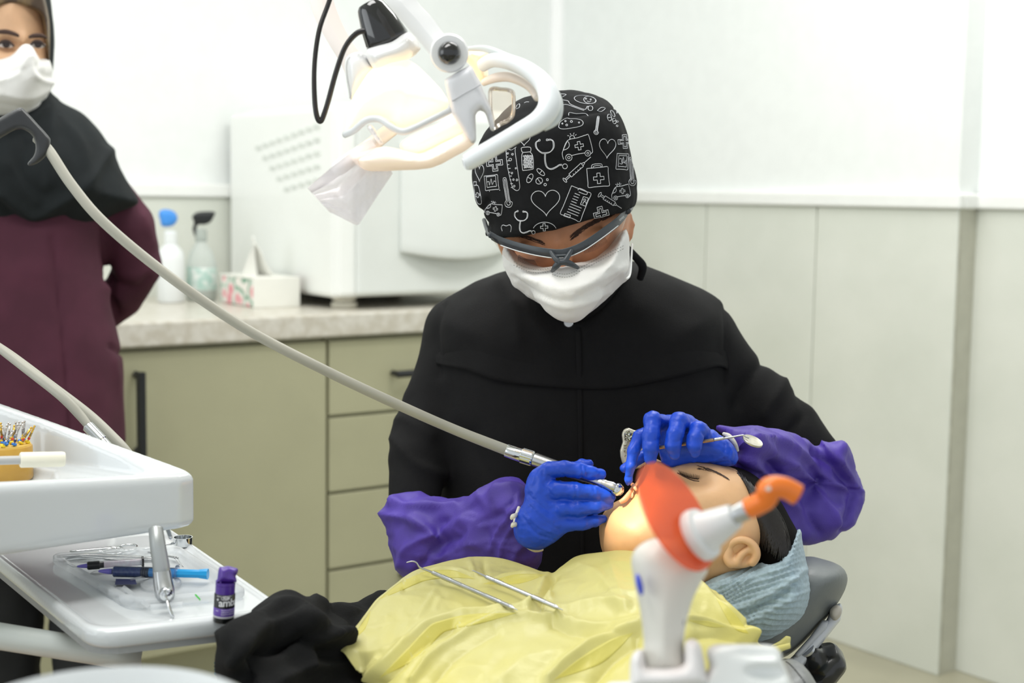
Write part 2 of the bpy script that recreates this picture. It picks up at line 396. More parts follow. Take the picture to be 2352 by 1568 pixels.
# ------------------------------------------------------------------ counter run
M_cab = mat('khaki_laminate', (175, 173, 143), .42, var=.02, vs=6, bump=.02, bs=200)
M_blk = mat('black_metal_pull', (34, 36, 40), .4, metal=.3, var=.05)
M_top = mat('speckled_stone', (214, 210, 200), .3, col2=(196, 190, 176), vs=38, bump=.02, bs=80)
def cpt(px): 
    s = wl(px, A0, UD); return s
s750 = cpt(753)
ZC, TH = .90, .058
def fr(s, n, z): q = A0+UD*s+ND*n; return np.array([q[0], q[1], z])
def cbox(name, s0, s1_, n0, n1, z0, z1, m, parent=None, bev=.003, **k):
    v, f = prism_data([(A0+UD*s0+ND*n0), (A0+UD*s1_+ND*n0), (A0+UD*s1_+ND*n1), (A0+UD*s0+ND*n1)], z0, z1)
    o = obj(name, v, f, m, parent, smooth=False, **k)
    if bev: mod(o, 'BEVEL', width=bev, segments=2)
    return o
def bar_handle(p0, p1, out, r, m, parent):
    p0 = np.array(p0); p1 = np.array(p1); o = np.array([out[0], out[1], 0])*.034
    e = (p1-p0)/np.linalg.norm(p1-p0)
    parts = [box_tube(p0-e*r+o, p1+e*r+o, r), box_tube(p0, p0+o, r*.8), box_tube(p1, p1+o, r*.8)]
    ob = obj('handle', *merge(parts), m, parent, smooth=False); return ob
def box_tube(a, b, r): return tube_data([a, b], r*1.25, 4)
tcnt = thing('base_cabinet', 'khaki base cabinet door with long vertical black bar handle, behind the maroon-clad woman', 'cabinet', fr(-.2, .3, 0))
cbox('body', s750-.98, s750-.004, .02, DEP-.02, .1, ZC-TH-.002, M_cab, tcnt); cbox('plinth', s750-.98, s750-.004, .07, DEP-.02, 0, .1, M_cab, tcnt)
dL = cbox('door', s750-.545, s750-.004, 0, .02, .11, ZC-TH-.012, M_cab, tcnt, .002)
dR = cbox('door', s750-.975, s750-.551, 0, .02, .11, ZC-TH-.012, M_cab, tcnt, .002)
sh = cpt(305); h0 = PZ(305, 862, 0) ; zt = 1.2-(862-434)/FPX*fr(sh, 0, 0)[1]; zb = 1.2-(1040-434)/FPX*fr(sh, 0, 0)[1]
bar_handle(fr(sh, 0, zb), fr(sh, 0, zt), -ND, .009, M_blk, dL)
tdr = thing('drawer_cabinet', 'khaki cabinet with a stack of drawers left of the seated dentist', 'cabinet', fr(s750+.3, .3, 0))
cbox('body', s750+.0, s750+.62, .02, DEP-.02, .1, ZC-TH-.002, M_cab, tdr); cbox('plinth', s750, s750+.62, .07, DEP-.02, 0, .1, M_cab, tdr)
Yj = fr(s750, 0, 0)[1]; zz = [ZC-TH-.012]+[1.2-(y-439)/FPX*Yj for y in (960, 1141, 1325)]+[.11]
for a, b in zip(zz[:-1], zz[1:]):
    d = cbox('drawer', s750+.004, s750+.616, 0, .02, b+.003, a-.005 if a < zz[0] else a, M_cab, tdr, .002)
    zc = a-.085 if a == zz[0] else a-.04
    if a == zz[0]: zc = 1.2-(856-441)/FPX*fr(cpt(912), 0, 0)[1]
    hx = 903 if a == zz[0] else 925
    bar_handle(fr(cpt(hx), 0, zc), fr(cpt(hx)+.16, 0, zc), -ND, .0075, M_blk, d)
SW = float((CN-A0)@UD)-.014
ct = cbox('countertop', s750-1.0, SW, -.02, DEP-.015, ZC-TH, ZC, M_top, None, .006)
tag(ct, 'pale speckled stone countertop running along the khaki cabinets', 'countertop')
# base under the part of the counter that the dentist hides
tb3 = thing('base_cabinet', 'khaki base cabinet hidden behind the seated dentist', 'cabinet', fr(s750+.95, .3, 0))
cbox('body', s750+.626, SW-.004, .02, DEP-.02, .1, ZC-TH-.002, M_cab, tb3); cbox('door', s750+.63, SW-.006, 0, .02, .11, ZC-TH-.012, M_cab, tb3, .002)

# ------------------------------------------------------------------ autoclave
M_aw = mat('autoclave_white', (246, 248, 244), .35, var=.01, vs=5, coat=.2); M_ag = mat('autoclave_grey', (226, 230, 226), .35, var=.02, vs=5)
E = PZ(765, 685, ZC+.03)[:2]; sE = float((E-A0)@UD); nE = float((E-A0)@ND); HA = 1.2+(439-236)/FPX*E[1]-.93
au = thing('autoclave', 'large white tabletop autoclave with vented side standing on the counter', 'autoclave', fr(sE+.25, nE+.3, ZC))
ob = cbox('body', sE+.03, sE+.56, nE+.012, DEP-.03, ZC+.03, ZC+.03+HA, M_aw, au, .02)
cbox('side_panel', sE, sE+.03, nE+.0, DEP-.03, ZC+.03, ZC+.03+HA-.01, M_aw, au, .012)
cbox('front_frame', sE+.006, sE+.55, nE-.012, nE+.03, ZC+.032, ZC+.03+HA-.006, M_aw, au, .012)
cbox('front_panel', sE+.055, sE+.545, nE-.03, nE-.01, ZC+.036, ZC+.03+HA-.03, M_ag, au, .018)
# curved door with a lip at the bottom
V = []; n_ = 24; m_ = 12
for i in range(n_):
    a = i/(n_-1); s_ = sE+.175+.34*a
    for j in range(m_):
        b = j/(m_-1); zl = ZC+.145-.018*math.sin(math.pi*a); zt_ = ZC+.43; V.append(fr(s_, nE-.034-.045*math.sin(math.pi*min(max(a, .02), .98))**.6*(1-.35*b), zl+(zt_-zl)*b))
door = obj('door', V, grid_faces(n_, m_), M_ag, au); mod(door, 'SOLIDIFY', thickness=.022, offset=1); mod(door, 'BEVEL', width=.006, segments=2)
for s_, n2 in ((sE+.06, nE+.05), (sE+.5, nE+.05), (sE+.06, DEP-.1), (sE+.5, DEP-.1)):
    q = lathe_data([(.030, 0), (.034, .004), (.034, .014), (.024, .016), (.024, .020), (.032, .022), (.032, .031)], fr(s_, n2, ZC), (0, 0, 1)); obj('foot', q[0], q[1], mat('foot_cream', (214, 210, 195), .6, var=.03), au)
sl = []
for r in range(5):
    for c in range(9):
        if c > 8-r*0.9: continue
        nn = nE+.07+c*.042; z = ZC+.03+HA-.065-r*.034+(c*-.006)
        v, f = prism_data([A0+UD*(sE-.003)+ND*nn, A0+UD*(sE+.004)+ND*nn, A0+UD*(sE+.004)+ND*(nn+.03), A0+UD*(sE-.003)+ND*(nn+.03)], z, z+.011); sl.append((v, f))
obj('vent_slots', *merge(sl), mat('vent_grey', (222, 226, 220), .6, var=.03), au, smooth=False, kind='stuff')

# ------------------------------------------------------------------ things on the counter
def onc(px, py): return PZ(px, py, ZC)
M_paper = mat('white_card', (236, 236, 228), .7, var=.02, vs=10)
tq = onc(640, 706); tb = thing('tissue_box', 'tissue box with pink and green floral side and a tissue pulled up', 'tissue box', tq)
w_ = .115; l_ = .2; h_ = .078
def cboxw(name, c, u0, u1, n0, n1, z0, z1, m, parent, bev=.003):
    v, f = prism_data([c[:2]+UD*u0+ND*n0, c[:2]+UD*u1+ND*n0, c[:2]+UD*u1+ND*n1, c[:2]+UD*u0+ND*n1], z0, z1); o = obj(name, v, f, m, parent, smooth=False)
    if bev: mod(o, 'BEVEL', width=bev, segments=2)
    return o
m = mat('floral_print', (240, 236, 232), .6); nt = m.node_tree; bs_ = nt.nodes['Principled BSDF']
vo = nt.nodes.new('ShaderNodeTexVoronoi'); vo.inputs['Scale'].default_value = 22; tc = nt.nodes.new('ShaderNodeTexCoord'); nt.links.new(tc.outputs['Object'], vo.inputs[0])
rp = nt.nodes.new('ShaderNodeValToRGB'); el = rp.color_ramp.elements; el[0].color = rgb((222, 120, 135)); el[1].position = .75; el[1].color = rgb((240, 236, 228)); e2 = el.new(.3); e2.color = rgb((235, 170, 175)); e3 = el.new(.42); e3.color = rgb((240, 240, 232)); e4 = el.new(.68); e4.color = rgb((88, 150, 120))
nt.links.new(vo.outputs['Distance'], rp.inputs[0]); nt.links.new(rp.outputs[0], bs_.inputs['Base Color'])
cboxw('floral_carton', tq, -.065, .06, .004, .215, ZC, ZC+h_-.004, m, tb, .006)
cboxw('end_panel', tq, -.07, .062, 0, .006, ZC, ZC+h_, M_paper, tb, .002)
cboxw('top_panel', tq, -.066, .061, .004, .216, ZC+h_-.005, ZC+h_, M_paper, tb, .002)
V = []
for i in range(20):
    for j in range(14):
        a = (i/19-.5); b = j/13; r_ = .05*(1-b*.55); x = a*2*r_; y = .10+.02*math.sin(a*9+b*2)-b*.03; z = ZC+h_-.01+b*(.085+.03*math.cos(a*5+.8)); q = tq[:2]+UD*(x*.8-.01-b*.02)+ND*y; V.append((q[0], q[1], z))
tis = obj('tissue', V, grid_faces(20, 14), mat('tissue_white', (244, 244, 238), .9, var=.01, bump=.3, bs=30), tb); mod(tis, 'SOLIDIFY', thickness=.001)
# white bottle with blue spray head
bq = onc(393, 694); b1 = thing('spray_bottle', 'white plastic bottle with bright blue spray head on the counter', 'bottle', bq)
M_wp = mat('white_plastic', (236, 240, 240), .35, var=.01)
lathe('bottle_body', [(.002, 0), (.033, .001), (.036, .006), (.036, .115), (.033, .135), (.02, .15), (.015, .156), (.015, .17)], bq, (0, 0, 1), M_wp, b1)
hb = Blob(388, 505, bq[1]); hb.lens([(364, 488), (376, 480), (398, 484), (408, 498), (404, 512), (392, 520), (372, 520), (368, 508)], 0, .016, R=.012, smooth=2)
hb.build('spray_head', mat('blue_plastic', (70, 150, 235), .4, var=.05), .003, b1)
lathe('collar', [(.014, .155), (.017, .158), (.017, .185), (.012, .19)], bq, (0, 0, 1), M_wp, b1)
# clear spray bottle with black trigger
cq = onc(463, 690); b2 = thing('spray_bottle', 'clear spray bottle with black trigger head and printed label, beside the autoclave', 'bottle', cq)
M_cl = clear('clear_bottle', (250, 252, 251), .2, .1, (244, 247, 245), .55)
lathe('bottle_body', [(.002, 0), (.035, .001), (.04, .008), (.04, .10), (.032, .13), (.018, .15), (.014, .16), (.014, .172)], cq, (0, 0, 1), M_cl, b2)
hb = Blob(468, 500, cq[1]); hb.lens([(440, 500), (450, 488), (470, 485), (494, 486), (492, 496), (484, 510), (470, 516), (455, 514)], 0, .013, R=.008, smooth=2).limb([(452, 508, 0, 5), (446, 525, 0, 4), (448, 540, 0, 3)])
hb.build('trigger_head', mat('black_plastic', (30, 33, 34), .4, var=.05), .003, b2)
lathe('collar', [(.013, .16), (.016, .162), (.016, .188), (.012, .195)], cq, (0, 0, 1), clear('clear_cap', (235, 240, 238), .3, .1, (228, 232, 228), .5), b2)
lb = lathe('label', [(.0405, .03), (.0408, .031), (.0408, .09), (.0405, .091)], cq, (0, 0, 1), mat('label_print', (234, 240, 236), .6, col2=(176, 210, 200), vs=60), b2)
# grey-blue device half hidden by the dentist
gq = onc(1130, 676); gd = thing('desktop_sealer', 'slanted grey-blue desktop device with cyan edge, behind the dentist near the autoclave', 'device', gq)
gb = Blob(1130, 620, gq[1]-.02); gb.lens([(1098, 672), (1120, 592), (1140, 556), (1185, 556), (1230, 600), (1230, 672)], 0, .07, R=.01, smooth=0)
gb.build('body', mat('slate_plastic', (88, 104, 114), .45, var=.04), .004, gd)
gb = Blob(1110, 640, gq[1]-.07); gb.lens([(1092, 668), (1106, 622), (1132, 632), (1160, 668)], 0, .012, R=.006, smooth=0)
gb.build('cyan_strip', mat('cyan_plastic', (50, 150, 178), .4, var=.04), .003, gd)
# ------------------------------------------------------------------ delivery unit and tray at the left
M_uw = mat('unit_white', (212, 216, 218), .18, var=.01, vs=4, coat=.5); M_chr = mat('chrome', (215, 218, 220), .12, metal=1, var=.03)
M_steel = mat('brushed_steel', (196, 198, 200), .28, metal=1, var=.05, vs=60, bump=.03, bs=300); M_hose = mat('grey_silicone_hose', (172, 170, 158), .45, var=.03)
M_lip = mat('grey_lip', (168, 170, 170), .5, var=.03)
def sdf_prism(name, poly, z0, z1, m, parent=None, r=.006, sub=(), step=.003, ztop=None):
    """rounded plate with a plan outline and hollows"""
    p = cat(np.asarray(poly, float), 1, True) if False else np.asarray(poly, float); lo = np.r_[p.min(0)-.01, z0-.01]; hi = np.r_[p.max(0)+.01, z1+.03]
    n = np.ceil((hi-lo)/step).astype(int)+1; g = [lo[i]+step*np.arange(n[i]) for i in range(3)]; X, Y, Z = np.meshgrid(*g, indexing='ij')
    d2 = poly_sd(p, X[:, :, 0], Y[:, :, 0])[:, :, None]+r; zt = z1 if ztop is None else ztop(X, Y)
    dz = np.maximum(z0+r-Z, Z-(zt-r)); F = np.minimum(np.maximum(d2, dz), 0)+np.sqrt(np.maximum(d2, 0)**2+np.maximum(dz, 0)**2)-r
    for sp, sz, sr in sub:
        e2 = poly_sd(np.asarray(sp, float), X[:, :, 0], Y[:, :, 0])[:, :, None]+sr; ez = sz+sr-Z
        G = np.minimum(np.maximum(e2, ez), 0)+np.sqrt(np.maximum(e2, 0)**2+np.maximum(ez, 0)**2)-sr; F = -smin(-F, G, .006)
    q, fc = surface_nets(F.astype(np.float32), lo, step)
    if np.einsum('ij,ij->i', vnormals(q, fc), q-q.mean(0)).mean() < 0: fc = fc[:, ::-1]
    return obj(name, q, fc.tolist(), m, parent)
ZB = PZ(432, 1215, .86)  # tip of the unit
du = thing('delivery_unit', 'white dental delivery unit head at the left with a hollowed top', 'dental unit', (-.5, 1.42, .86))
pl = [(-.80, 1.02), (-.468, 1.296), (-.332, 1.408), (-.322, 1.425), (-.330, 1.440), (-.50, 1.515), (-.80, 1.64)]
inn = [(-.85, 1.02), (-.60, 1.215), (-.46, 1.325), (-.375, 1.395), (-.37, 1.415), (-.50, 1.492), (-.85, 1.63)]
deep = [(-.85, 1.08), (-.60, 1.26), (-.478, 1.355), (-.455, 1.40), (-.475, 1.455), (-.56, 1.50), (-.85, 1.62)]
sdf_prism('housing', pl, .858, .94, M_uw, du, .008, [(inn, .908, .008), (deep, .897, .008)], .0028, ztop=lambda X, Y: (lambda w_, g_: (.914+.012*g_/.14)*(1-w_)+(.914+.040*g_/.175)*w_)(np.clip((Y-1.43+.17*(-.33-X))/.03+.5, 0, 1), np.clip(-.33-X, 0, .3)))
s_ = lathe('support_arm', [(.035, -.86), (.035, -.02), (.05, 0)], (-.76, 1.57, .86), (0, 0, 1), M_uw, du)
# bur stand and burs
bc = P(12, 1075, 1.455); bc[2] = .8985
bsd = thing('bur_stand', 'round yellow bur stand on the delivery unit, bristling with burs', 'bur stand', bc)
rB = 62*1.455/FPX; hB = .034
lathe('cup', [(.001, 0), (rB*.97, 0), (rB, .002), (rB, hB), (rB*.97, hB+.001)], bc, (0, 0, 1), mat('amber_plastic', (205, 160, 60), .35, col2=(190, 145, 55), vs=30, coat=.2), bsd, 40)
lathe('foam_top', [(.001, hB), (rB*.96, hB), (rB*.93, hB+.0025), (.001, hB+.003)], bc, (0, 0, 1), mat('foam_yellow', (222, 184, 90), .8, var=.05, bump=.3, bs=200), bsd, 40)
bur_mats = [(mat('steel_shank', (205, 200, 195), .25, metal=1, var=.05)), mat('brass_shank', (220, 180, 80), .25, metal=1, var=.05)]
ringm = [mat('ring_blue', (40, 120, 210), .4), mat('ring_yellow', (236, 205, 30), .4), mat('ring_red', (200, 60, 50), .4), mat('ring_navy', (30, 30, 90), .4)]
bm_dark = mat('bur_band', (30, 28, 30), .4)
pro = {}
def bur_proto(k, rc):
    key = (k, rc)
    if key in pro: return pro[key]
    H = .021
    a = lathe_data([(.0004, -.006), (.0005, .004), (.00115, .0045), (.00115, H-.003), (.0007, H-.0028), (.0007, H-.0018), (.00115, H-.0016), (.00115, H)], (0, 0, 0), (0, 0, 1), 8)
    b = lathe_data([(.0013, .0045), (.0014, .0047), (.0014, .0068), (.0013, .007)], (0, 0, 0), (0, 0, 1), 8)
    st_ = lathe_data([(.0005, .0005), (.0026, .0008), (.0028, .002), (.0024, .003), (.0005, .003)], (0, 0, 0), (0, 0, 1), 10)
    bd = merge([lathe_data([(.00122, z), (.00122, z+.0007)], (0, 0, 0), (0, 0, 1), 8) for z in (.009, .0105, .012)])
    out = []
    for nm, (v, f), m in (('shank', a, bur_mats[k]), ('ring', b, ringm[(rc+1) % 4]), ('stopper', st_, ringm[rc % 2]), ('band', bd, bm_dark)):
        me = bpy.data.meshes.new(nm); me.from_pydata([tuple(x) for x in v], [], [tuple(q) for q in f]); me.polygons.foreach_set('use_smooth', [True]*len(me.polygons)); me.materials.append(m); out.append((nm, me))
    pro[key] = out; return out
for i in range(26):
    th = i*2.39996; r_ = rB*.88*math.sqrt((i+.5)/26); p = (bc[0]+r_*math.cos(th), bc[1]+r_*math.sin(th), bc[2]+hB+.003)
    if i == 20: pass
    k = 1 if i % 4 == 1 else 0
    t = thing('dental_bur', ('slim gold-coloured dental bur' if k else 'slim silver dental bur')+' with coloured rings stuck upright in the yellow bur stand', 'bur', p, 'gold burs in the yellow stand' if k else 'silver burs in the yellow stand')
    t.rotation_euler = (random.uniform(-.4, .4)-.15, .25+random.uniform(-.35, .45), 0)
    for nm, me in bur_proto(k, i % 4): o = bpy.data.objects.new(nm, me); COL.objects.link(o); o.parent = t
# cream grip with grey rod
ci = thing('saliva_tip', 'cream cylinder grip on a grey rod lying beside the yellow bur stand', 'instrument', P(90, 1075, 1.36))
a, b = P(46, 1056, 1.365), P(148, 1054, 1.385); ax = b-a; Lh = np.linalg.norm(ax); r_ = 18*1.37/FPX
lathe('grip', [(r_*.5, 0), (r_*.9, 0), (r_, .001), (r_, Lh-.002), (r_*.92, Lh), (.0005, Lh)], a, ax, mat('cream_plastic', (238, 234, 215), .45, var=.02), ci, 28)
c = P(-90, 1060, 1.35); lathe('rod', [(r_*.56, 0), (r_*.56, np.linalg.norm(a-c)+.004)], c, a-c, mat('grey_rod', (180, 180, 178), .4, var=.02), ci, 20)
lathe('screw', [(.0008, 0), (.0008, .0005)], P(138, 1057, 1.3772), -ray(138, 1057), mat('dark_screw', (60, 60, 60), .5), ci, 8)
# tray table
ZT = .80
N_, R_, F_, L_ = np.array([-.372, 1.238]), np.array([-.205, 1.318]), np.array([-.408, 1.66]), np.array([-.60, 1.568])
def rnd(pts, r=.03, n=6):
    out = []; pts = [np.asarray(p, float) for p in pts]
    for i, p in enumerate(pts):
        a = pts[i-1]-p; b = pts[(i+1) % len(pts)]-p; a = a/np.linalg.norm(a)*r; b = b/np.linalg.norm(b)*r
        for k in range(n+1): t = k/n; out.append((1-t)**2*(p+a)+2*t*(1-t)*p+t*t*(p+b))
    return np.array(out)
def inset(pts, d): 
    c = np.mean(pts, 0); return [p+(c-p)/np.linalg.norm(c-p)*d for p in pts]
tt_ = thing('tray_table', 'white bracket tray below the delivery unit with raised rounded rim', 'tray', (-.386, 1.45, ZT-.02))
q4 = [N_, R_, F_, L_]
sdf_prism('tray_top', rnd(q4, .03), ZT-.014, ZT+.004, M_uw, tt_, .006, [(rnd(inset(q4, .022), .025), ZT, .003)], .0026)
v, f = prism_data(rnd(inset(q4, .012), .03), ZT-.022, ZT-.012); obj('under_lip', v, f, M_lip, tt_, smooth=False)
a0, a1 = P(-160, 1435, 1.30), P(320, 1512, 1.36); a0[2] += .0
v, f = tube_data(np.array([a0+(a1-a0)*t for t in np.linspace(0, 1, 8)]), .013, 12); o = obj('support_arm', v, f, mat('arm_white', (214, 220, 216), .3, var=.02), tt_)
lathe('pivot', [(.011, -.02), (.011, .03)], P(298, 1505, 1.36), (0, 0, 1), mat('arm_white', (0, 0, 0)), tt_)
tube('link_arm', [a0, a0+np.array([-.1, .1, 0]), (-.72, 1.545, a0[2])], .014, M_uw, tt_)
def ont(px, py, dz=0.0): return PZ(px, py, ZT+dz)
# translucent insert tray
M_ins = clear('frosted_insert', (252, 253, 254), .12, .25, (250, 252, 253), .3)
ip = [ont(300, 1405)[:2], ont(575, 1378)[:2], ont(408, 1268)[:2], ont(110, 1290)[:2]]
it = thing('insert_tray', 'frosted plastic compartment tray lying in the white bracket tray', 'tray', ont(370, 1330))
sdf_prism('insert_body', rnd(ip, .02), ZT+.0008, ZT+.010, M_ins, it, .002, [(rnd(inset(ip, .02), .015), ZT+.004, .002)], .0022)
for (px, py, r_) in ((245, 1348, .009), (270, 1362, .009), (292, 1378, .008), (370, 1345, .02)):
    q = lathe_data([(r_*.75, 0), (r_, 0), (r_, .004), (r_*.8, .004)], ont(px, py, .004), (0, 0, 1), 20); obj('well_ring', q[0], q[1], M_ins, it)
for (x0, y0, x1, y1) in ((285, 1350, 345, 1395), (345, 1395, 420, 1388), (300, 1335, 330, 1328)):
    a, b = ont(x0, y0, .007), ont(x1, y1, .007); v, f = tube_data([a, b], .003, 4); obj('divider', v, f, M_ins, it, smooth=False)
# syringes
def syringe(nm, label, pts, mats, parent=None):
    pass
sy = thing('gel_syringe', 'syringe with dark blue gel and bright cyan plunger lying on the tray', 'syringe', ont(340, 1325, .01))
zs = .0125
def onl(px, py): return ont(px, py, zs)
a, b, c, d = onl(258, 1312), onl(325, 1314), onl(405, 1316), onl(462, 1315); ax = b-a; R1 = 13*1.42/FPX
lathe('barrel', [(R1*.5, -.004), (R1*.55, 0), (R1, .002), (R1, np.linalg.norm(c-a)), (R1*1.5, np.linalg.norm(c-a)), (R1*1.5, np.linalg.norm(c-a)+.0015)], a, c-a, clear('syringe_barrel', (235, 240, 250), .25, .05, (200, 215, 240), .12), sy, 20)
lathe('gel', [(R1*.85, .002), (R1*.9, .003), (R1*.9, np.linalg.norm(b-a)), (R1*.5, np.linalg.norm(b-a))], a, ax, mat('blue_gel', (28, 48, 120), .2, col2=(60, 80, 130), vs=300), sy, 20)
e = (c-a)/np.linalg.norm(c-a)
for k in range(3): lathe('rubber_seal', [(R1*.7, 0), (R1*.95, .0003), (R1*.95, .0016), (R1*.7, .002)], a+e*(np.linalg.norm(b-a)+.0004+k*.0024), e, mat('rubber_dark', (45, 50, 60), .5), sy, 20)
R2 = R1*.78
lathe('plunger', [(R2, 0), (R2, np.linalg.norm(d-b)-.009), (R2*1.05, np.linalg.norm(d-b)-.009), (R2*1.25, np.linalg.norm(d-b)-.002), (R2*1.3, np.linalg.norm(d-b))], b+e*.008, e, mat('cyan_plunger', (30, 160, 225), .3, var=.04), sy, 8)
lathe('needle_hub', [(.0012, -.014), (.0022, -.009), (.003, -.004), (.003, 0)], a, e, mat('violet_hub', (120, 110, 200), .35, var=.05), sy, 12)
tube('needle', [a-e*.013, a-e*.018, a-e*.023+np.array([0, 0, -.003])], .0004, M_steel, sy, ns=6)
s2 = thing('flowable_syringe', 'slim pale syringe with black cap and violet needle behind the blue gel syringe', 'syringe', ont(260, 1295, .01))
a, c = ont(200, 1299, .010), ont(330, 1290, .010); e = (c-a)/np.linalg.norm(c-a); L = np.linalg.norm(c-a); R1 = 8*1.45/FPX
lathe('barrel', [(R1*.8, .016), (R1, .017), (R1, L)], a, e, mat('pale_barrel', (222, 208, 220), .35, col2=(235, 235, 240), vs=90), s2, 16)
lathe('cap', [(R1*1.0, .0), (R1*1.25, .001), (R1*1.25, .012), (R1, .013), (R1*.9, .02)], a, e, mat('black_cap', (25, 25, 28), .35), s2, 16)
lathe('wings', [(R1*1.8, L-.002), (R1*1.8, L)], a, e, mat('black_cap', (0, 0, 0)), s2, 8)
lathe('needle_hub', [(.0008, -.010), (.0018, -.006), (.0025, 0)], a, e, mat('violet_hub', (0, 0, 0)), s2, 12)
tube('needle', [a-e*.009, a-e*.014, a-e*.018+np.array([-.001, 0, .003])], .0004, M_steel, s2, ns=6)
# tweezers, mirror ring, probe pair, scraps
tw = thing('tweezers', 'steel tweezers lying on the tray under the delivery unit', 'tweezers', ont(260, 1280, .005))
for s__, zz_ in ((1, .004), (-1, .009)):
    p = [ont(130, 1276, .006), ont(200, 1275+s__*2, zz_), ont(270, 1279+s__*4, zz_), ont(345, 1281+s__*2, .005), ont(352, 1283, .004)]; q = cat(np.array(p), 5); V = []
    for i, x in enumerate(q): wd = .0035*(1-.6*i/len(q)); V += [x+np.array([-.3*wd, wd, 0]), x-np.array([-.3*wd, wd, 0])]
    o = obj('arm', V, grid_faces(len(q), 2), M_steel, tw); mod(o, 'SOLIDIFY', thickness=.0011)
fr_ = thing('probe', 'thin steel explorer probe with hooked tip beside the hanging handpiece', 'probe', ont(400, 1285, .003))
tube('shaft', [ont(340, 1268, .006), ont(392, 1278, .006), ont(402, 1281, .007)], .0011, M_steel, fr_, ns=8); tube('hook', [ont(402, 1281, .007), ont(412, 1296, .002)], .0005, M_steel, fr_, ns=6)
fr2 = thing('probe', 'second thin steel probe with hooked tip lying nearer the purple-capped bottle', 'probe', ont(410, 1285, .003))
tube('shaft', [ont(352, 1273, .006), ont(400, 1279, .006), ont(408, 1281, .007)], .0010, M_steel, fr2, ns=8); tube('hook', [ont(408, 1281, .007), ont(421, 1301, .002)], .0005, M_steel, fr2, ns=6)
rc = ont(420, 1253, .001); rg = thing('mixing_ring', 'small polished steel ring dish on the far corner of the tray', 'ring dish', rc)
lathe('ring', [(.0095, 0), (.0105, .0005), (.011, .010), (.0098, .010), (.009, .001)], rc, (0, 0, 1), M_chr, rg, 32)
tube('stem', [rc+np.array([-.008, -.003, .004]), ont(330, 1262, .005)], .0014, M_chr, rg, ns=8)
dp = ont(270, 1266, .001); sc = thing('scissors', 'steel scissor handles lying on the tray in the shadow of the unit', 'scissors', dp)
for (px, py) in ((262, 1266), (292, 1258)):
    c_ = ont(px, py, .004); th = np.linspace(0, 2*math.pi, 25); v, f = tube_data(np.array([c_+np.array([.011*math.cos(t), .014*math.sin(t), 0]) for t in th]), .0014, 8, False); obj('finger_ring', v, f, M_chr, sc)
tube('blade', [ont(262, 1266, .004)+np.array([-.01, 0, 0]), ont(150, 1280, .004)], .0022, M_chr, sc, ns=6); tube('blade', [ont(292, 1258, .004)+np.array([-.01, 0, 0]), ont(160, 1268, .004)], .0022, M_chr, sc, ns=6)
def quad(nm, pts, m, label, cat_, th=.0006):
    o = obj(nm, [ont(x, y, z) for x, y, z in pts], [(0, 1, 2, 3)], m, None, smooth=False); mod(o, 'SOLIDIFY', thickness=th); tag(o, label, cat_); return o
quad('articulating_strip', [(264, 1341, .008), (314, 1340, .008), (310, 1329, .0085), (266, 1329, .008)], mat('indigo_paper', (66, 70, 120), .6, var=.1), 'small indigo strip of marking paper on the insert tray', 'paper strip')
quad('green_wedge', [(447, 1366, .010), (458, 1378, .010), (459, 1373, .011), (449, 1363, .011)], mat('green_wedge', (70, 190, 70), .5, var=.1), 'tiny bright green plastic wedge on the insert tray', 'wedge', .001)
# adhesive bottle
pb = ont(513, 1426, .001); bt = thing('adhesive_bottle', 'small black and purple bottle with purple flip cap standing on the tray', 'bottle', pb)
rb = 24.5*pb[1]/FPX; ppm = FPX/pb[1]
tl = np.array([.062, 0, .998]); tl /= np.linalg.norm(tl)
def bz(px): return px/ppm
M_bk = mat('bottle_black', (22, 24, 26), .3, var=.05, coat=.3); M_pu = mat('cap_purple', (78, 42, 150), .3, var=.05, coat=.3)
lathe('bottle_body', [(.001, 0), (rb*.92, 0), (rb, bz(3)), (rb, bz(67)), (rb*.94, bz(69))], pb, tl, M_bk, bt, 40)
lathe('cap_skirt', [(rb*.93, bz(68)), (rb*.93, bz(88)), (rb*.9, bz(88.5)), (rb*.94, bz(89)), (rb*.94, bz(96))], pb, tl, M_pu, bt, 40)
cx, cy = 521, 1322
cb = Blob(cx, cy, pb[1]); cb.lens([(499, 1334), (500, 1320), (503, 1303), (512, 1301), (524, 1299), (536, 1302), (547, 1306), (545, 1317), (541, 1323), (544, 1333), (540, 1338), (500, 1337)], 0, rb*.95, R=rb*.6, smooth=2)
cb.ell(528, 1321, -rb*1.15, .004, .006, rb*.35, sub=True, k=.002).limb([(497, 1333, -.002, 2.5), (500, 1336, -.004, 2.5)], .001).limb([(506, 1336, -rb*.85, 2.5), (508, 1340, -rb*.85, 2)], .001)
cb.build('flip_cap', M_pu, .0011, bt)
lathe('purple_band', [(rb*1.004, bz(17)), (rb*1.008, bz(17.3)), (rb*1.008, bz(36)), (rb*1.004, bz(36.3))], pb, tl, mat('label_purple', (110, 78, 178), .4, var=.03), bt, 40)
lathe('silver_band', [(rb*1.004, bz(12.5)), (rb*1.010, bz(12.8)), (rb*1.010, bz(17)), (rb*1.004, bz(17.2))], pb, tl, mat('label_silver', (190, 190, 196), .35), bt, 40)
M_pr = mat('white_print', (245, 245, 248), .5)
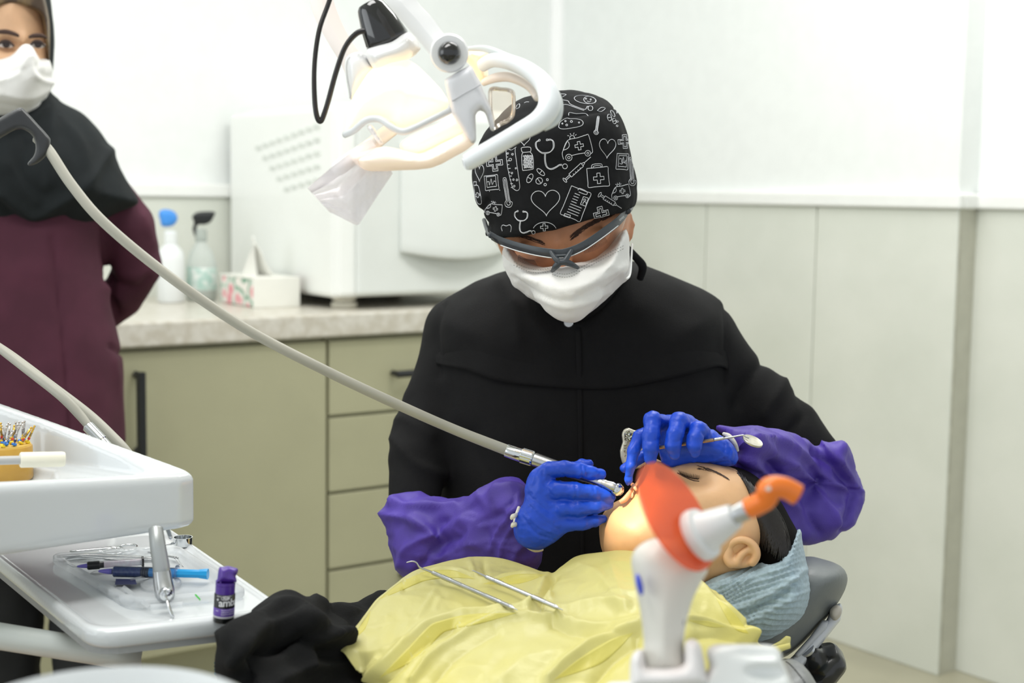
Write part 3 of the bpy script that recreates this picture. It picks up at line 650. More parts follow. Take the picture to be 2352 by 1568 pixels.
def text_mesh(s, size, bold=0.0, sp=1.0, shear=0):
    cu = bpy.data.curves.new('txt', 'FONT'); cu.body = s; cu.size = size; cu.offset = bold; cu.space_character = sp; cu.shear = shear; cu.resolution_u = 3
    ob = bpy.data.objects.new('txt', cu); COL.objects.link(ob); dg = bpy.context.evaluated_depsgraph_get(); me = bpy.data.meshes.new_from_object(ob.evaluated_get(dg))
    bmm = bmesh.new(); bmm.from_mesh(me); bmesh.ops.triangulate(bmm, faces=bmm.faces)
    for _ in range(2): bmesh.ops.subdivide_edges(bmm, edges=[e for e in bmm.edges if e.calc_length() > size*.12], cuts=1, use_grid_fill=False); bmesh.ops.triangulate(bmm, faces=bmm.faces)
    V = np.array([v.co[:] for v in bmm.verts]); bmm.verts.index_update(); F = [[v.index for v in f.verts] for f in bmm.faces]; bmm.free(); bpy.data.objects.remove(ob); return V, F
fwd = -np.array([pb[0], pb[1]])/np.linalg.norm(pb[:2])
def wrap(nm, s, size, x0, z, bold=0.0, sp=1.0, shear=0, rr=1.012):
    V, F = text_mesh(s, size, bold, sp, shear); a0_ = math.atan2(fwd[1], fwd[0]); out = []
    for x, y, _ in V:
        th = a0_+(x0+x)/(rb*rr); h = z+y; c_ = pb+tl*h; out.append((c_[0]+rb*rr*math.cos(th), c_[1]+rb*rr*math.sin(th), c_[2]))
    return obj(nm, out, F, M_pr, bt, smooth=False)
wrap('brand_lettering', 'ambar', bz(25), -bz(14), bz(42), .00018, .92)
wrap('maker_lettering', 'FGM', bz(8), -bz(5), bz(58.5), .0001, 1, .3)
for k, s in enumerate(('Sistema adesivo para esmalte', 'Adhesive system for enamel', 'Sistema adhesivo para esmalte')): wrap('small_print', s, bz(5.2), -bz(7), bz(31.5-k*5.2))
wrap('small_print', 'Validade / Lote  ambar', bz(4.2), -bz(22), bz(65)); wrap('small_print', '+', bz(9), -bz(20), bz(55), .0002); wrap('small_print', 'Uso', bz(5), -bz(22), bz(30))
th = np.linspace(.5, 2*math.pi-.5, 24); lo_ = []
for t in th: 
    x, y = bz(1.5)+bz(10)*math.cos(t), bz(61.5)+bz(4.6)*math.sin(t); a_ = math.atan2(fwd[1], fwd[0])+x/(rb*1.012); c_ = pb+tl*y; lo_.append((c_[0]+rb*1.012*math.cos(a_), c_[1]+rb*1.012*math.sin(a_), c_[2]))
v, f = tube_data(np.array(lo_), .00018, 5); obj('oval_mark', v, f, M_pr, bt)
# hanging handpiece
hp = thing('hanging_handpiece', 'grey contra-angle handpiece hanging below the delivery unit, bent tip down', 'handpiece', P(392, 1428, 1.33))
M_sat = mat('satin_grey', (176, 180, 180), .38, metal=.6, var=.03)
ptube('sleeve', [(358, 1215, 1.36, 17), (362, 1250, 1.35, 18.5), (370, 1300, 1.345, 20), (371, 1312, 1.345, 20.5)], M_sat, hp, ns=20)
ptube('head_shell', [(371, 1311, 1.345, 20.5), (375, 1340, 1.34, 22.5), (379, 1362, 1.335, 23.5), (381, 1372, 1.33, 19)], M_steel, hp, ns=20)
hx_ = P(381, 1364, 1.315); axh = P(383, 1388, 1.29)-P(379, 1356, 1.33)
lathe('chuck_ring', [(16*1.33/FPX, -.002), (17*1.33/FPX, 0), (14*1.33/FPX, .003), (10*1.33/FPX, .0034), (9*1.33/FPX, .0055), (4*1.33/FPX, .006), (3*1.33/FPX, .009)], hx_, axh, M_chr, hp, 28)
ptube('tip', [(381, 1370, 1.312, 3.4), (387, 1392, 1.305, 4.2), (395, 1412, 1.30, 4), (397, 1417, 1.30, 3.2), (391, 1424, 1.30, 2.8), (389, 1428, 1.30, 3)], M_chr, hp, ns=10, sub=4)
h2 = thing('hanging_handpiece', 'chrome instrument end just peeking out below the tip of the delivery unit', 'handpiece', P(392, 1235, 1.42))
ptube('end', [(385, 1215, 1.43, 6), (391, 1232, 1.42, 5), (393, 1236, 1.42, 3)], M_chr, h2, ns=12)
# hose hanger and hoses
hk = thing('hose_hanger', 'dark hooked hose hanger arm at the left edge holding a grey hose', 'hose hanger', P(40, 380, 1.46))
kb = Blob(50, 310, 1.46); kb.lens([(-140, 345), (0, 270), (43, 247), (57, 253), (85, 283), (112, 313), (116, 325), (110, 352), (88, 374), (67, 381), (63, 374), (76, 360), (82, 340), (76, 314), (58, 299), (36, 298), (0, 318), (-140, 395)], 0, .010, R=.004, k=.002, smooth=2)
kb.build('hook', mat('charcoal_plastic', (52, 54, 57), .42, var=.1, bump=.05, bs=150), .0016, hk)
ptube('arm', [(-130, 368, 1.46, 24), (-420, 470, 1.5, 26)], mat('charcoal_plastic', (0, 0, 0)), hk, ns=12)
hh = thing('drill_handpiece', 'silver drill handpiece on a long grey hose, held by the dentist at the mouth', 'handpiece', P(1300, 1075, 1.58))
ptube('hose', [(84, 318, 1.474, 11), (112, 345, 1.466, 12), (165, 425, 1.455, 12), (240, 512, 1.45, 12), (380, 628, 1.46, 12), (560, 752, 1.48, 12), (750, 852, 1.51, 12), (920, 932, 1.545, 12), (1050, 989, 1.575, 12), (1168, 1035, 1.595, 13)], M_hose, hh, ns=16, sub=8)
def plen(p, q): return np.linalg.norm(q-p)
a, b, c, d, e2 = P(1163, 1034, 1.595), P(1197, 1045, 1.59), P(1226, 1054, 1.585), P(1330, 1088, 1.565), P(1414, 1120, 1.545)
k_ = 1.59/FPX
lathe('coupling', [(15*k_, 0), (16*k_, .001), (16.5*k_, plen(a, b)), (14*k_, plen(a, b)+.0005)], a, b-a, M_chr, hh, 28)
pr_ = []
for i in range(2): pass
v, f = lathe_data([(15*k_, 0), (18*k_, .001), (18*k_, plen(b, c)-.002), (16*k_, plen(b, c))], b, c-b, 36)
v = np.array(v); axn = (c-b)/plen(b, c)
for i in range(len(v)):
    if i//36 in (1, 2) and (i % 36) % 3 == 0: rel = v[i]-b; h_ = rel@axn; v[i] = b+axn*h_+(rel-axn*h_)*.9
obj('knurled_ring', v, f, M_chr, hh, smooth=False)
Lb = plen(c, e2)
lathe('body', [(14*k_, 0), (16.5*k_, .0015), (15.5*k_, .02), (13.5*k_, .05), (11*k_, .075), (10*k_, Lb-.018), (10.5*k_, Lb-.016), (9.5*k_, Lb-.015), (10.5*k_, Lb-.013), (9.5*k_, Lb-.012), (11.5*k_, Lb-.004), (9*k_, Lb)], c, e2-c, M_steel, hh, 28)
hd = P(1417, 1124, 1.548); axd = P(1432, 1121, 1.57)-P(1405, 1127, 1.53)
lathe('turbine_head', [(8*k_, -.0065), (10*k_, -.006), (11*k_, -.005), (12.5*k_, -.0045), (14.5*k_, -.002), (14.5*k_, .004), (11*k_, .0055), (5*k_, .006)], hd, axd, M_chr, hh, 28)
tube('bur_tip', [hd+axd/np.linalg.norm(axd)*.005, hd+axd/np.linalg.norm(axd)*.005+np.array([.006, .002, -.003])], .0006, M_steel, hh, ns=6)
h3 = thing('chrome_handpiece', 'chrome handpiece coupling on a thin grey hose behind the delivery unit', 'handpiece', P(220, 1000, 1.56))
ptube('hose', [(-60, 752, 1.62, 9), (0, 800, 1.60, 10), (60, 846, 1.59, 11), (140, 908, 1.575, 12), (185, 955, 1.57, 11), (206, 982, 1.565, 9)], M_hose, h3, ns=12, sub=8)
a, b, c = P(201, 978, 1.565), P(232, 1010, 1.557), P(262, 1042, 1.55); k2 = 1.56/FPX
lathe('coupling', [(9*k2, .001), (12*k2, 0), (14*k2, .001), (14*k2, plen(a, b)), (14.6*k2, plen(a, b)), (14.6*k2, plen(a, b)+.0015), (12.5*k2, plen(a, b)+.002), (12*k2, plen(a, c)+.03)], a, c-a, M_chr, h3, 28)
h4 = thing('grey_hose', 'flat grey hose curving down behind the back rim of the delivery unit', 'hose', P(250, 1000, 1.6))
ptube('hose', [(-60, 762, 1.66, 10), (20, 812, 1.64, 10), (110, 880, 1.63, 11), (200, 950, 1.62, 12.5), (255, 1000, 1.61, 12), (295, 1042, 1.60, 11), (340, 1110, 1.60, 11)], M_hose, h4, ns=12, sub=8)
# round spittoon rim in the near left corner
cu_c = P(235, 1568, .72); zc_ = 1.2-(1528-432)/FPX*.72-.012
cu = thing('cuspidor', 'white round cuspidor bowl, blurred in the near bottom left corner', 'cuspidor', (cu_c[0], cu_c[1], 0))
rr_ = .080
lathe('bowl', [(.03, -.09), (.05, -.07), (.072, -.03), (rr_, -.006), (rr_, 0), (rr_-.004, .002), (rr_-.008, -.002), (.055, -.03), (.02, -.05), (.002, -.052)], (cu_c[0], cu_c[1]+.0, zc_-.022), (0, 0, 1), M_uw, cu, 64)
lathe('pedestal', [(.07, 0), (.06, .02), (.035, .05), (.03, zc_-.10)], (cu_c[0], cu_c[1], 0), (0, 0, 1), M_uw, cu, 32)
# ------------------------------------------------------------------ operating lamp
M_lw = mat('lamp_white', (240, 240, 240), .3, var=.01, coat=.3); M_glow = mat('lamp_glow_shell', (255, 236, 205), .4, emit=(255, 230, 188), es=.7)
M_glow2 = mat('lamp_diffuser', (255, 240, 225), .3, emit=(255, 222, 190), es=.2); M_lb = mat('lamp_black', (16, 16, 18), .12, var=.05, coat=.6)
lp = thing('dental_lamp', 'white dental operating lamp with glowing reflector above the patient', 'lamp', P(990, 300, 1.38))
def piece(nm, poly, m, dw=0, T=.015, R=None, step=.0028, Y=1.38, smooth=2, sub=(), par=None, bend=None, Tb=None, limbs=()):
    c = np.mean(np.asarray(poly, float), 0); b = Blob(c[0], c[1], Y); b.lens(poly, dw, T, Tb, R or T*.6, .004, smooth=smooth, bend=bend)
    for l in limbs: b.limb(l, .006)
    for sp, sT in sub: b.lens(sp, dw, sT, R=.004, k=.003, sub=True, smooth=2)
    return b.build(nm, m, step, par or lp)
# glowing reflector shell
piece('reflector_shell', [(862, 150), (928, 132), (985, 175), (1031, 232), (1010, 258), (921, 295), (889, 272), (860, 266), (840, 274), (812, 298), (794, 304), (803, 241), (828, 193)], M_glow, 0, .075, .06, Y=1.42)
piece('rear_reflector', [(1050, 118), (1085, 108), (1122, 118), (1118, 150), (1122, 176), (1105, 190), (1080, 150)], mat('reflector_warm', (255, 230, 200), .3, emit=(255, 222, 170), es=.35), 0, .05, .02, Y=1.45)
rimp = [(792, 309, 1.385, 8), (812, 300, 1.375, 8), (842, 276, 1.365, 8), (872, 274, 1.36, 8), (896, 290, 1.355, 8), (922, 302, 1.352, 8), (945, 297, 1.35, 8), (990, 275, 1.35, 8), (1040, 250, 1.352, 8)]
ptube('shell_rim', rimp, mat('rim_grey_white', (216, 219, 220), .35, var=.02), lp, ns=8, sub=4)
# front diffuser under the shell
piece('front_diffuser', [(807, 360), (845, 345), (887, 336), (950, 350), (976, 350), (1030, 322), (1072, 303), (1090, 330), (1040, 362), (990, 386), (920, 391), (845, 393), (822, 380)], M_glow2, 0, .028, .012, Y=1.36)
piece('lens_bar', [(916, 335), (940, 312), (1000, 285), (1050, 268), (1070, 300), (1020, 326), (972, 350), (940, 352)], mat('lens_glow', (255, 244, 225), .2, emit=(255, 228, 190), es=.4), 0, .02, .015, Y=1.385)
piece('shield_fin', [(840, 290), (853, 284), (868, 306), (884, 332), (872, 334), (856, 312)], M_lw, 0, .012, .003, Y=1.37, smooth=0)
# collar and black cap
piece('collar', [(842, 112), (900, 92), (940, 72), (968, 112), (930, 140), (895, 150), (866, 160), (850, 148)], M_lw, 0, .036, .012, Y=1.41)
piece('left_bracket', [(795, 130), (830, 118), (850, 140), (862, 160), (828, 196), (806, 236), (800, 210), (793, 170)], M_lw, 0, .03, .010, Y=1.43)
a, b = P(847, 8, 1.41), P(892, 98, 1.41); L = np.linalg.norm(b-a); kk = 1.41/FPX
lathe('lamp_cap', [(.001, 0), (26*kk, 0), (31*kk, .0025), (34*kk, .006), (44*kk, L*.5), (51*kk, L*.93), (50*kk, L), (46*kk, L+.002)], a, b-a, M_lb, lp, 32)
# yoke arms
def band(nm, L1, L2, Y0, Y1, th, m):
    a = resamp(cat(L1, 6), 26); b = resamp(cat(L2, 6), 26); V = []
    for i in range(26):
        Y = Y0+(Y1-Y0)*i/25
        for j in range(5): q = a[i]+(b[i]-a[i])*j/4; V.append(P(q[0], q[1], Y-.006*math.sin(math.pi*j/4)))
    o = obj(nm, V, grid_faces(26, 5), m, lp); mod(o, 'SOLIDIFY', thickness=th, offset=1); mod(o, 'BEVEL', width=.003, segments=2); mod(o, 'SUBSURF', levels=1, render_levels=1); return o
band('yoke_arm', [(855, -60), (885, 4), (915, 40), (950, 80), (985, 122), (1005, 150)], [(930, -60), (958, 2), (990, 38), (1020, 78), (1048, 110), (1062, 140)], 1.36, 1.35, .022, M_lw)
band('yoke_arm', [(700, -60), (711, 0), (725, 45), (755, 100), (785, 150), (800, 190)], [(756, -60), (766, 0), (782, 45), (805, 90), (825, 118), (836, 140)], 1.50, 1.47, .02, mat('lamp_warm_white', (238, 228, 222), .3))
cK = P(1032, 122, 1.335); kk = 1.335/FPX
lathe('hub_disc', [(.001, .02), (42*kk, .02), (44*kk, .014), (44*kk, 0), (40*kk, -.003), (.001, -.003)], cK, ray(1032, 122), M_lw, lp, 32)
lathe('pivot_knob', [(26*kk, .004), (26*kk, -.006), (23*kk, -.012), (14*kk, -.016), (.001, -.017)], cK, ray(1032, 122), M_lb, lp, 32)
# side bracket with two prongs
piece('side_bracket', [(1020, 183), (1050, 165), (1082, 148), (1104, 193), (1128, 248), (1138, 300), (1128, 303), (1116, 262), (1104, 250), (1092, 262), (1094, 326), (1083, 332), (1060, 298), (1038, 262), (1028, 220)], mat('bracket_white', (226, 226, 230), .35, var=.02), 0, .022, .006, Y=1.35, smooth=0)
ptube('seam', [(1038, 232, 1.327, 1.6), (1070, 213, 1.327, 1.6), (1104, 194, 1.327, 1.6)], mat('seam_grey', (190, 190, 194), .5), lp, ns=6)
piece('clear_guard', [(1120, 205), (1150, 200), (1180, 205), (1184, 225), (1182, 270), (1150, 290), (1130, 296)], clear('lamp_clear_guard', (255, 252, 248), .15, .05, (255, 244, 235), .12), 0, .03, .006, Y=1.40)
# handle loop
ptube('handle', [(1108, 150, 1.40, 15), (1135, 138, 1.385, 16), (1180, 146, 1.365, 18), (1222, 168, 1.345, 20), (1253, 200, 1.33, 23), (1262, 240, 1.32, 26), (1240, 275, 1.315, 24), (1190, 305, 1.315, 21), (1130, 340, 1.32, 20.5), (1078, 370, 1.325, 20), (1066, 376, 1.325, 13)], mat('handle_white', (234, 238, 240), .35, var=.015), lp, ns=20, sub=8)
ptube('handle_rail', [(1075, 112, 1.41, 5), (1115, 112, 1.40, 8), (1160, 128, 1.39, 8), (1215, 152, 1.375, 8), (1262, 190, 1.355, 8), (1284, 235, 1.34, 9), (1278, 275, 1.33, 9), (1250, 296, 1.325, 6)], mat('rail_grey_white', (210, 216, 216), .35, var=.02), lp, ns=14, sub=8)
ptube('handle_stay', [(1110, 190, 1.40, 8), (1140, 178, 1.39, 11), (1175, 178, 1.38, 11), (1215, 198, 1.365, 10), (1235, 225, 1.35, 9)], mat('warm_stay', (244, 232, 222), .35), lp, ns=12, sub=6)
ptube('left_handle', [(905, 292, 1.40, 17), (850, 335, 1.385, 17), (800, 370, 1.37, 17.5), (775, 388, 1.365, 17), (766, 394, 1.365, 8)], M_lw, lp, ns=18)
ptube('cable', [(772, -60, 1.44, 5.5), (757, 0, 1.44, 5.5), (733, 70, 1.43, 5.5), (722, 155, 1.42, 5.5), (724, 245, 1.41, 6), (735, 279, 1.41, 6), (750, 245, 1.41, 6), (772, 165, 1.41, 6), (793, 108, 1.405, 6), (820, 76, 1.40, 6.5), (846, 70, 1.40, 7)], mat('cable_black', (28, 24, 24), .35, var=.05), lp, ns=12, sub=8)
# plastic sleeve over the left handle
sv = Blob(800, 410, 1.37)
tp = [(706, 432), (760, 385), (820, 338), (852, 318)]; btm = [(756, 488), (800, 508), (822, 519), (902, 398)]
V = []; A_ = resamp(np.array(tp, float), 26); B_ = resamp(np.array([(756, 486), (822, 519), (870, 445), (902, 398)], float), 26)
for i in range(26):
    for j in range(22):
        t = j/21; q = A_[i]+(B_[i]-A_[i])*t; Y = 1.345-.012*math.sin(math.pi*min(1, t*2.2))*(1 if t < .45 else 0)+.012*t+.003*math.sin(i*.9+j*.6)*t+.002*math.sin(i*.4-j*.9); V.append(P(q[0], q[1], Y))
for i in range(26):
    for j in range(22):
        t = j/21; q = A_[i]+(B_[i]-A_[i])*t; Y = 1.345+.045*math.sin(math.pi*min(1, t*2.0))*(1 if t < .5 else 0)+.013*t+.001+.003*math.sin(i*.9+j*.6)*t; V.append(P(q[0], q[1], Y))
g = grid_faces(26, 22); F = g+[tuple(k+572 for k in f[::-1]) for f in g]
o = obj('plastic_sleeve', V, F, clear('sleeve_film', (252, 250, 252), .12, .3, (246, 243, 246), .38)); tag(o, 'crumpled translucent plastic sleeve hanging from the lamp handle', 'plastic sleeve')
sp = bpy.data.lights.new('lamp_beam', 'SPOT'); sp.energy = 14; sp.color = (1, .80, .56); sp.spot_size = math.radians(14); sp.spot_blend = 1.0; sp.shadow_soft_size = .012
so = bpy.data.objects.new('lamp_beam', sp); COL.objects.link(so); s0 = P(1000, 420, 1.36); s1_ = P(1428, 1132, 1.53); so.location = s0.tolist(); so.rotation_euler = Vector((s1_-s0).tolist()).to_track_quat('-Z', 'Y').to_euler()

# ------------------------------------------------------------------ curing light in the foreground
YC = .95
cl = thing('curing_light', 'white cordless curing light with orange-red shield standing in its charger, blurred in front', 'curing light', P(1520, 1535, YC))
M_cw = mat('curing_white', (214, 213, 205), .4, var=.01)
hb = Blob(1530, 1390, YC); hb.lens([(1450, 1285), (1462, 1258), (1495, 1238), (1535, 1238), (1580, 1262), (1625, 1302), (1612, 1335), (1592, 1375), (1577, 1430), (1570, 1480), (1568, 1545), (1482, 1545), (1478, 1470), (1470, 1400), (1455, 1330)], 0, .020, R=.022, k=.004)
hbo = hb.build('handle', M_cw, .0016, cl)
lb_ = Blob(1468, 1342, YC-.019); lb_.ell(1469, 1342, .003, .0022, .0075, .0045, 12); lb_.build('blue_button', mat('button_blue', (60, 80, 205), .4), .0007, cl)
b_ = Blob(1565, 1420, YC-.005); b_.ell(1569, 1425, 0, .0016, .007, .008, -6); b_.build('contact', mat('contact_grey', (120, 120, 124), .4), .0008, cl)
# shield: a round tinted plate on the nozzle axis
axis = (.73*_r+.49*_u-.46*_f); axis /= np.linalg.norm(axis)
cS = P(1553, 1185, YC-.005); long_ = np.cross(axis, _f); long_ /= np.linalg.norm(long_); sh_ = np.cross(axis, long_)
V = []; RS = 138*YC/FPX; nr = 40
for z in (-.0011, .0011):
    for k in range(nr): t = 2*math.pi*k/nr; V.append(cS+axis*(z+.004*0)+RS*(math.cos(t)*long_+math.sin(t)*sh_*1.0))
F = [tuple(range(nr))[::-1], tuple(range(nr, 2*nr))]+[(k, (k+1) % nr, nr+(k+1) % nr, nr+k) for k in range(nr)]
m = bpy.data.materials.new('orange_shield'); m.use_nodes = True; nt = m.node_tree; nt.nodes.clear(); out = nt.nodes.new('ShaderNodeOutputMaterial'); tr = nt.nodes.new('ShaderNodeBsdfTransparent'); tr.inputs[0].default_value = rgb((255, 184, 140))
df = nt.nodes.new('ShaderNodeBsdfDiffuse'); df.inputs[0].default_value = rgb((244, 148, 122)); tl_ = nt.nodes.new('ShaderNodeBsdfTranslucent'); tl_.inputs[0].default_value = rgb((246, 146, 116)); gl = nt.nodes.new('ShaderNodeBsdfGlossy'); gl.inputs[1].default_value = .15
x1 = nt.nodes.new('ShaderNodeMixShader'); x1.inputs[0].default_value = .5; nt.links.new(df.outputs[0], x1.inputs[1]); nt.links.new(tl_.outputs[0], x1.inputs[2])
x2 = nt.nodes.new('ShaderNodeMixShader'); x2.inputs[0].default_value = .42; nt.links.new(tr.outputs[0], x2.inputs[1]); nt.links.new(x1.outputs[0], x2.inputs[2])
x3 = nt.nodes.new('ShaderNodeMixShader'); x3.inputs[0].default_value = .04; nt.links.new(x2.outputs[0], x3.inputs[1]); nt.links.new(gl.outputs[0], x3.inputs[2]); nt.links.new(x3.outputs[0], out.inputs[0]); MATS['orange_shield'] = m
sho = obj('shield', V, F, m, cl, smooth=False); 
kk = YC/FPX; nz = P(1608, 1228, YC-.01)
lathe('nozzle', [(14*kk, -.022), (30*kk, -.010), (46*kk, -.004), (62*kk, -.003), (64*kk, 0), (60*kk, .004), (48*kk, .005), (46*kk, .008), (31*kk, .027), (28*kk, .029), (.001, .029)], nz, axis, mat('nozzle_white', (222, 224, 224), .35, metal=.1, var=.02), cl, 40)
t0 = nz+axis*.028
lathe('ferrule', [(22*kk, 0), (22*kk, .012), (20*kk, .013)], t0, axis, M_steel, cl, 28)
e0 = t0+axis*.012; e1 = e0+axis*.014; e2_ = P(1768, 1122, YC-.035); e3 = P(1800, 1120, YC-.035); e4 = P(1832, 1136, YC-.035)
tube('orange_tip', [e0, e1, e2_, e3, e4], np.array([24, 25, 27, 25, 25])*kk, mat('orange_plastic', (240, 125, 40), .35, var=.03), cl, ns=20)
lathe('tip_dot', [(6*kk, 0), (5*kk, .001)], P(1765, 1122, YC-.044), -ray(1765, 1122), M_cw, cl, 12)
# charger base
cg = thing('charger_base', 'white charger base holding the curing light at the bottom edge', 'charger', P(1600, 1640, YC))
def cp(nm, poly, m, Y, T, R, step=.0018, smooth=2, sub=()):
    c = np.mean(np.asarray(poly, float), 0); b = Blob(c[0], c[1], Y); b.lens(poly, 0, T, R=R, k=.003, smooth=smooth)
    for x in sub: b.ell(*x, sub=True, k=.003)
    return b.build(nm, m, step, cg)
cp('body', [(1622, 1500), (1632, 1484), (1660, 1478), (1762, 1480), (1786, 1490), (1798, 1520), (1806, 1660), (1400, 1660), (1400, 1566), (1612, 1560)], mat('charger_white', (236, 239, 238), .35, var=.01), YC-.01, .03, .006, sub=[(1745, 1497, -.03, .014, .0035, .006), (1762, 1545, -.03, .011, .0045, .008)])
cp('cradle', [(1446, 1566), (1448, 1515), (1458, 1496), (1478, 1490), (1483, 1528), (1500, 1534), (1550, 1532), (1572, 1522), (1571, 1480), (1584, 1467), (1600, 1470), (1612, 1490), (1622, 1550), (1618, 1575), (1446, 1585)], mat('cradle_white', (236, 234, 234), .4, var=.01), YC-.018, .026, .006)
lathe('rubber_pad', [(.001, 0), (.009, 0), (.008, .003)], P(1762, 1547, YC-.030), -ray(1762, 1547)+np.array([0, 0, 1.4]), mat('pad_grey', (120, 122, 122), .5), cg, 24)

# ------------------------------------------------------------------ dental chair
ch = thing('dental_chair', 'grey padded dental chair with headrest, white bracket and black knob', 'dental chair', (.1, 1.45, 0))
M_lea = mat('grey_leather', (112, 117, 118), .45, var=.04, vs=12, bump=.1, bs=250)
hr = Blob(1800, 1400, 1.62); hr.lens([(1640, 1500), (1700, 1380), (1780, 1300), (1848, 1278), (1890, 1284), (1928, 1298), (1946, 1322), (1940, 1356), (1912, 1402), (1870, 1450), (1832, 1488), (1795, 1512), (1720, 1535)], 0, .10, R=.035, smooth=3)
hr.build('headrest', M_lea, .004, ch)
M_br = mat('bracket_metal_white', (212, 216, 224), .3, var=.02, coat=.2)
def chp(nm, poly, m, Y, T, R, step=.002, smooth=0):
    c = np.mean(np.asarray(poly, float), 0); b = Blob(c[0], c[1], Y); b.lens(poly, 0, T, R=R, k=.003, smooth=smooth); return b.build(nm, m, step, ch)
chp('headrest_bracket', [(1912, 1392), (1932, 1383), (1936, 1398), (1930, 1425), (1846, 1530), (1822, 1542), (1808, 1518), (1862, 1466), (1895, 1430)], M_br, 1.575, .018, .004)
chp('bracket_plate', [(1888, 1424), (1904, 1424), (1900, 1442), (1846, 1500), (1832, 1512), (1824, 1502), (1860, 1462)], mat('bracket_grey', (188, 192, 200), .35), 1.56, .008, .003)
chp('bracket_button', [(1906, 1400), (1922, 1388), (1934, 1398), (1930, 1416), (1918, 1426), (1908, 1418)], mat('button_beige', (190, 184, 174), .4, var=.05), 1.552, .010, .005, smooth=2)
chp('bracket_button', [(1808, 1518), (1820, 1509), (1826, 1520), (1823, 1534), (1812, 1534)], mat('button_beige', (0, 0, 0)), 1.552, .010, .004, smooth=2)
kc = P(1862, 1500, 1.56); kx = np.array([.55, .25, -.62]); kx /= np.linalg.norm(kx); k2 = 1.56/FPX
v, f = lathe_data([(17*k2, -.006), (20*k2, 0), (24*k2, .006), (36*k2, .012), (56*k2, .014), (60*k2, .018), (60*k2, .028), (54*k2, .034), (.001, .036)], kc, kx, 48); v = np.array(v); axn = kx
for i in range(len(v)):
    if 4 <= i//48 <= 7: th = (i % 48)/48*2*math.pi; rel = v[i]-kc; h_ = rel@axn; v[i] = kc+axn*h_+(rel-axn*h_)*(1-.07*(.5+.5*math.cos(th*6)))
obj('adjust_knob', v, f, mat('knob_black', (18, 19, 20), .25, var=.05, coat=.3), ch)
lathe('knob_washer', [(19*k2, -.008), (19*k2, -.005)], kc, kx, M_steel, ch, 24)
bk = Blob(1500, 1640, 1.42); bk.lens([(700, 1840), (1000, 1760), (1400, 1660), (1700, 1550), (1790, 1512), (1830, 1530), (1862, 1580), (1880, 1640), (1800, 1760), (1200, 2000), (700, 2000)], 0, .21, R=.03, smooth=2)
bk.build('backrest', mat('grey_leather_light', (128, 130, 130), .45, var=.04, bump=.1, bs=250), .007, ch)
BKB = bvh(bpy.data.objects['backrest'])
stt = []
for i in range(14):
    t0_, t1_ = i/14, (i+.6)/14; f0 = lambda t: (1806+52*t, 1520+62*t**1.3)
    stt.append([f0(t0_), f0((t0_+t1_)/2), f0(t1_)])
strokes('stitching', stt, BKB, .0006, mat('thread_dark', (40, 40, 42), .7), ch, kind='stuff')
st = Blob(500, 1900, 1.25); 
box('seat', (-.62, 1.25, .44), .9, .46, .10, M_lea, rot=-.15, parent=ch, bev=.03, seg=4)
box('frame', (-.25, 1.34, .22), .5, .3, .22, M_br, parent=ch, bev=.02); box('base_plate', (-.25, 1.34, 0), .9, .5, .03, M_br, parent=ch, bev=.01); lathe('lift_column', [(.09, 0), (.09, .22)], (-.25, 1.34, .02), (0, 0, 1), M_br, ch)
# ------------------------------------------------------------------ the dentist
M_skinD = mat('skin_warm', (204, 142, 104), .5, var=.06, vs=60, bump=.05, bs=400, sss=.05); M_tun = mat('black_scrub_cloth', (15, 15, 16), .85, var=.15, vs=40, bump=.3, bs=900, spec=.25)
M_pur = mat('purple_nonwoven', (78, 56, 164), .55, var=.08, vs=30, bump=.35, bs=700, bdist=.0006); M_glv = mat('blue_nitrile', (22, 74, 205), .42, var=.08, vs=25, bump=.3, bs=90, stretch=(1, 1, 2.2), coat=.05, spec=.4)
de = thing('person', 'seated person in black scrubs, doodle-print cap, mask and glasses, drilling with blue gloves', 'person', (.09, 1.98, 0))
# torso and upper arms of the tunic
TB = Blob(1330, 900, 1.93)
TB.lens([(1165, 622), (1230, 600), (1380, 595), (1440, 602), (1530, 634), (1630, 682), (1672, 740), (1684, 880), (1715, 1000), (1690, 1120), (1690, 1500), (1690, 1700), (990, 1700), (990, 1500), (1005, 1100), (1000, 900), (985, 770), (1008, 705), (1090, 652)], 0, .125, .12, R=.11, k=.02)
TB.limb([(1052, 765, -.01, 62), (985, 930, -.04, 62), (955, 1060, -.09, 62), (950, 1160, -.12, 56)], .03)
TB.limb([(1610, 765, -.01, 64), (1730, 900, -.03, 66), (1815, 985, -.06, 64), (1872, 1040, -.08, 52)], .03)
tf = foldfn([([(905, 1010), (950, 1060), (1020, 1090)], .006, 14), ([(900, 985), (925, 960), (990, 1000)], .005, 14), ([(1770, 815), (1720, 870), (1690, 930)], -.006, 12), ([(1800, 832), (1800, 880), (1760, 950)], .007, 14), ([(1830, 905), (1845, 950), (1800, 1000)], -.005, 10), ([(1020, 700), (1000, 760), (1010, 860)], -.004, 8), ([(1668, 700), (1670, 780), (1668, 880)], -.004, 7), ([(1150, 650), (1210, 720), (1260, 770)], .005, 16), ([(1440, 640), (1400, 700), (1350, 760)], .005, 16), ([(1180, 700), (1190, 780)], .004, 18), ([(1080, 1000), (1120, 1090)], -.004, 20)], noise=.004, ns=9)
tun = TB.build('tunic', M_tun, .005, de, disp=tf); TUN = bvh(tun)
patch('yoke', [(1000, 800), (1090, 770), (1200, 800), (1328, 815), (1460, 800), (1580, 770), (1672, 800)], [(1003, 836), (1075, 850), (1160, 878), (1330, 893), (1430, 890), (1560, 864), (1640, 842), (1670, 850)], TUN, M_tun, .0022, 60, 10, .003, de, ease=True)
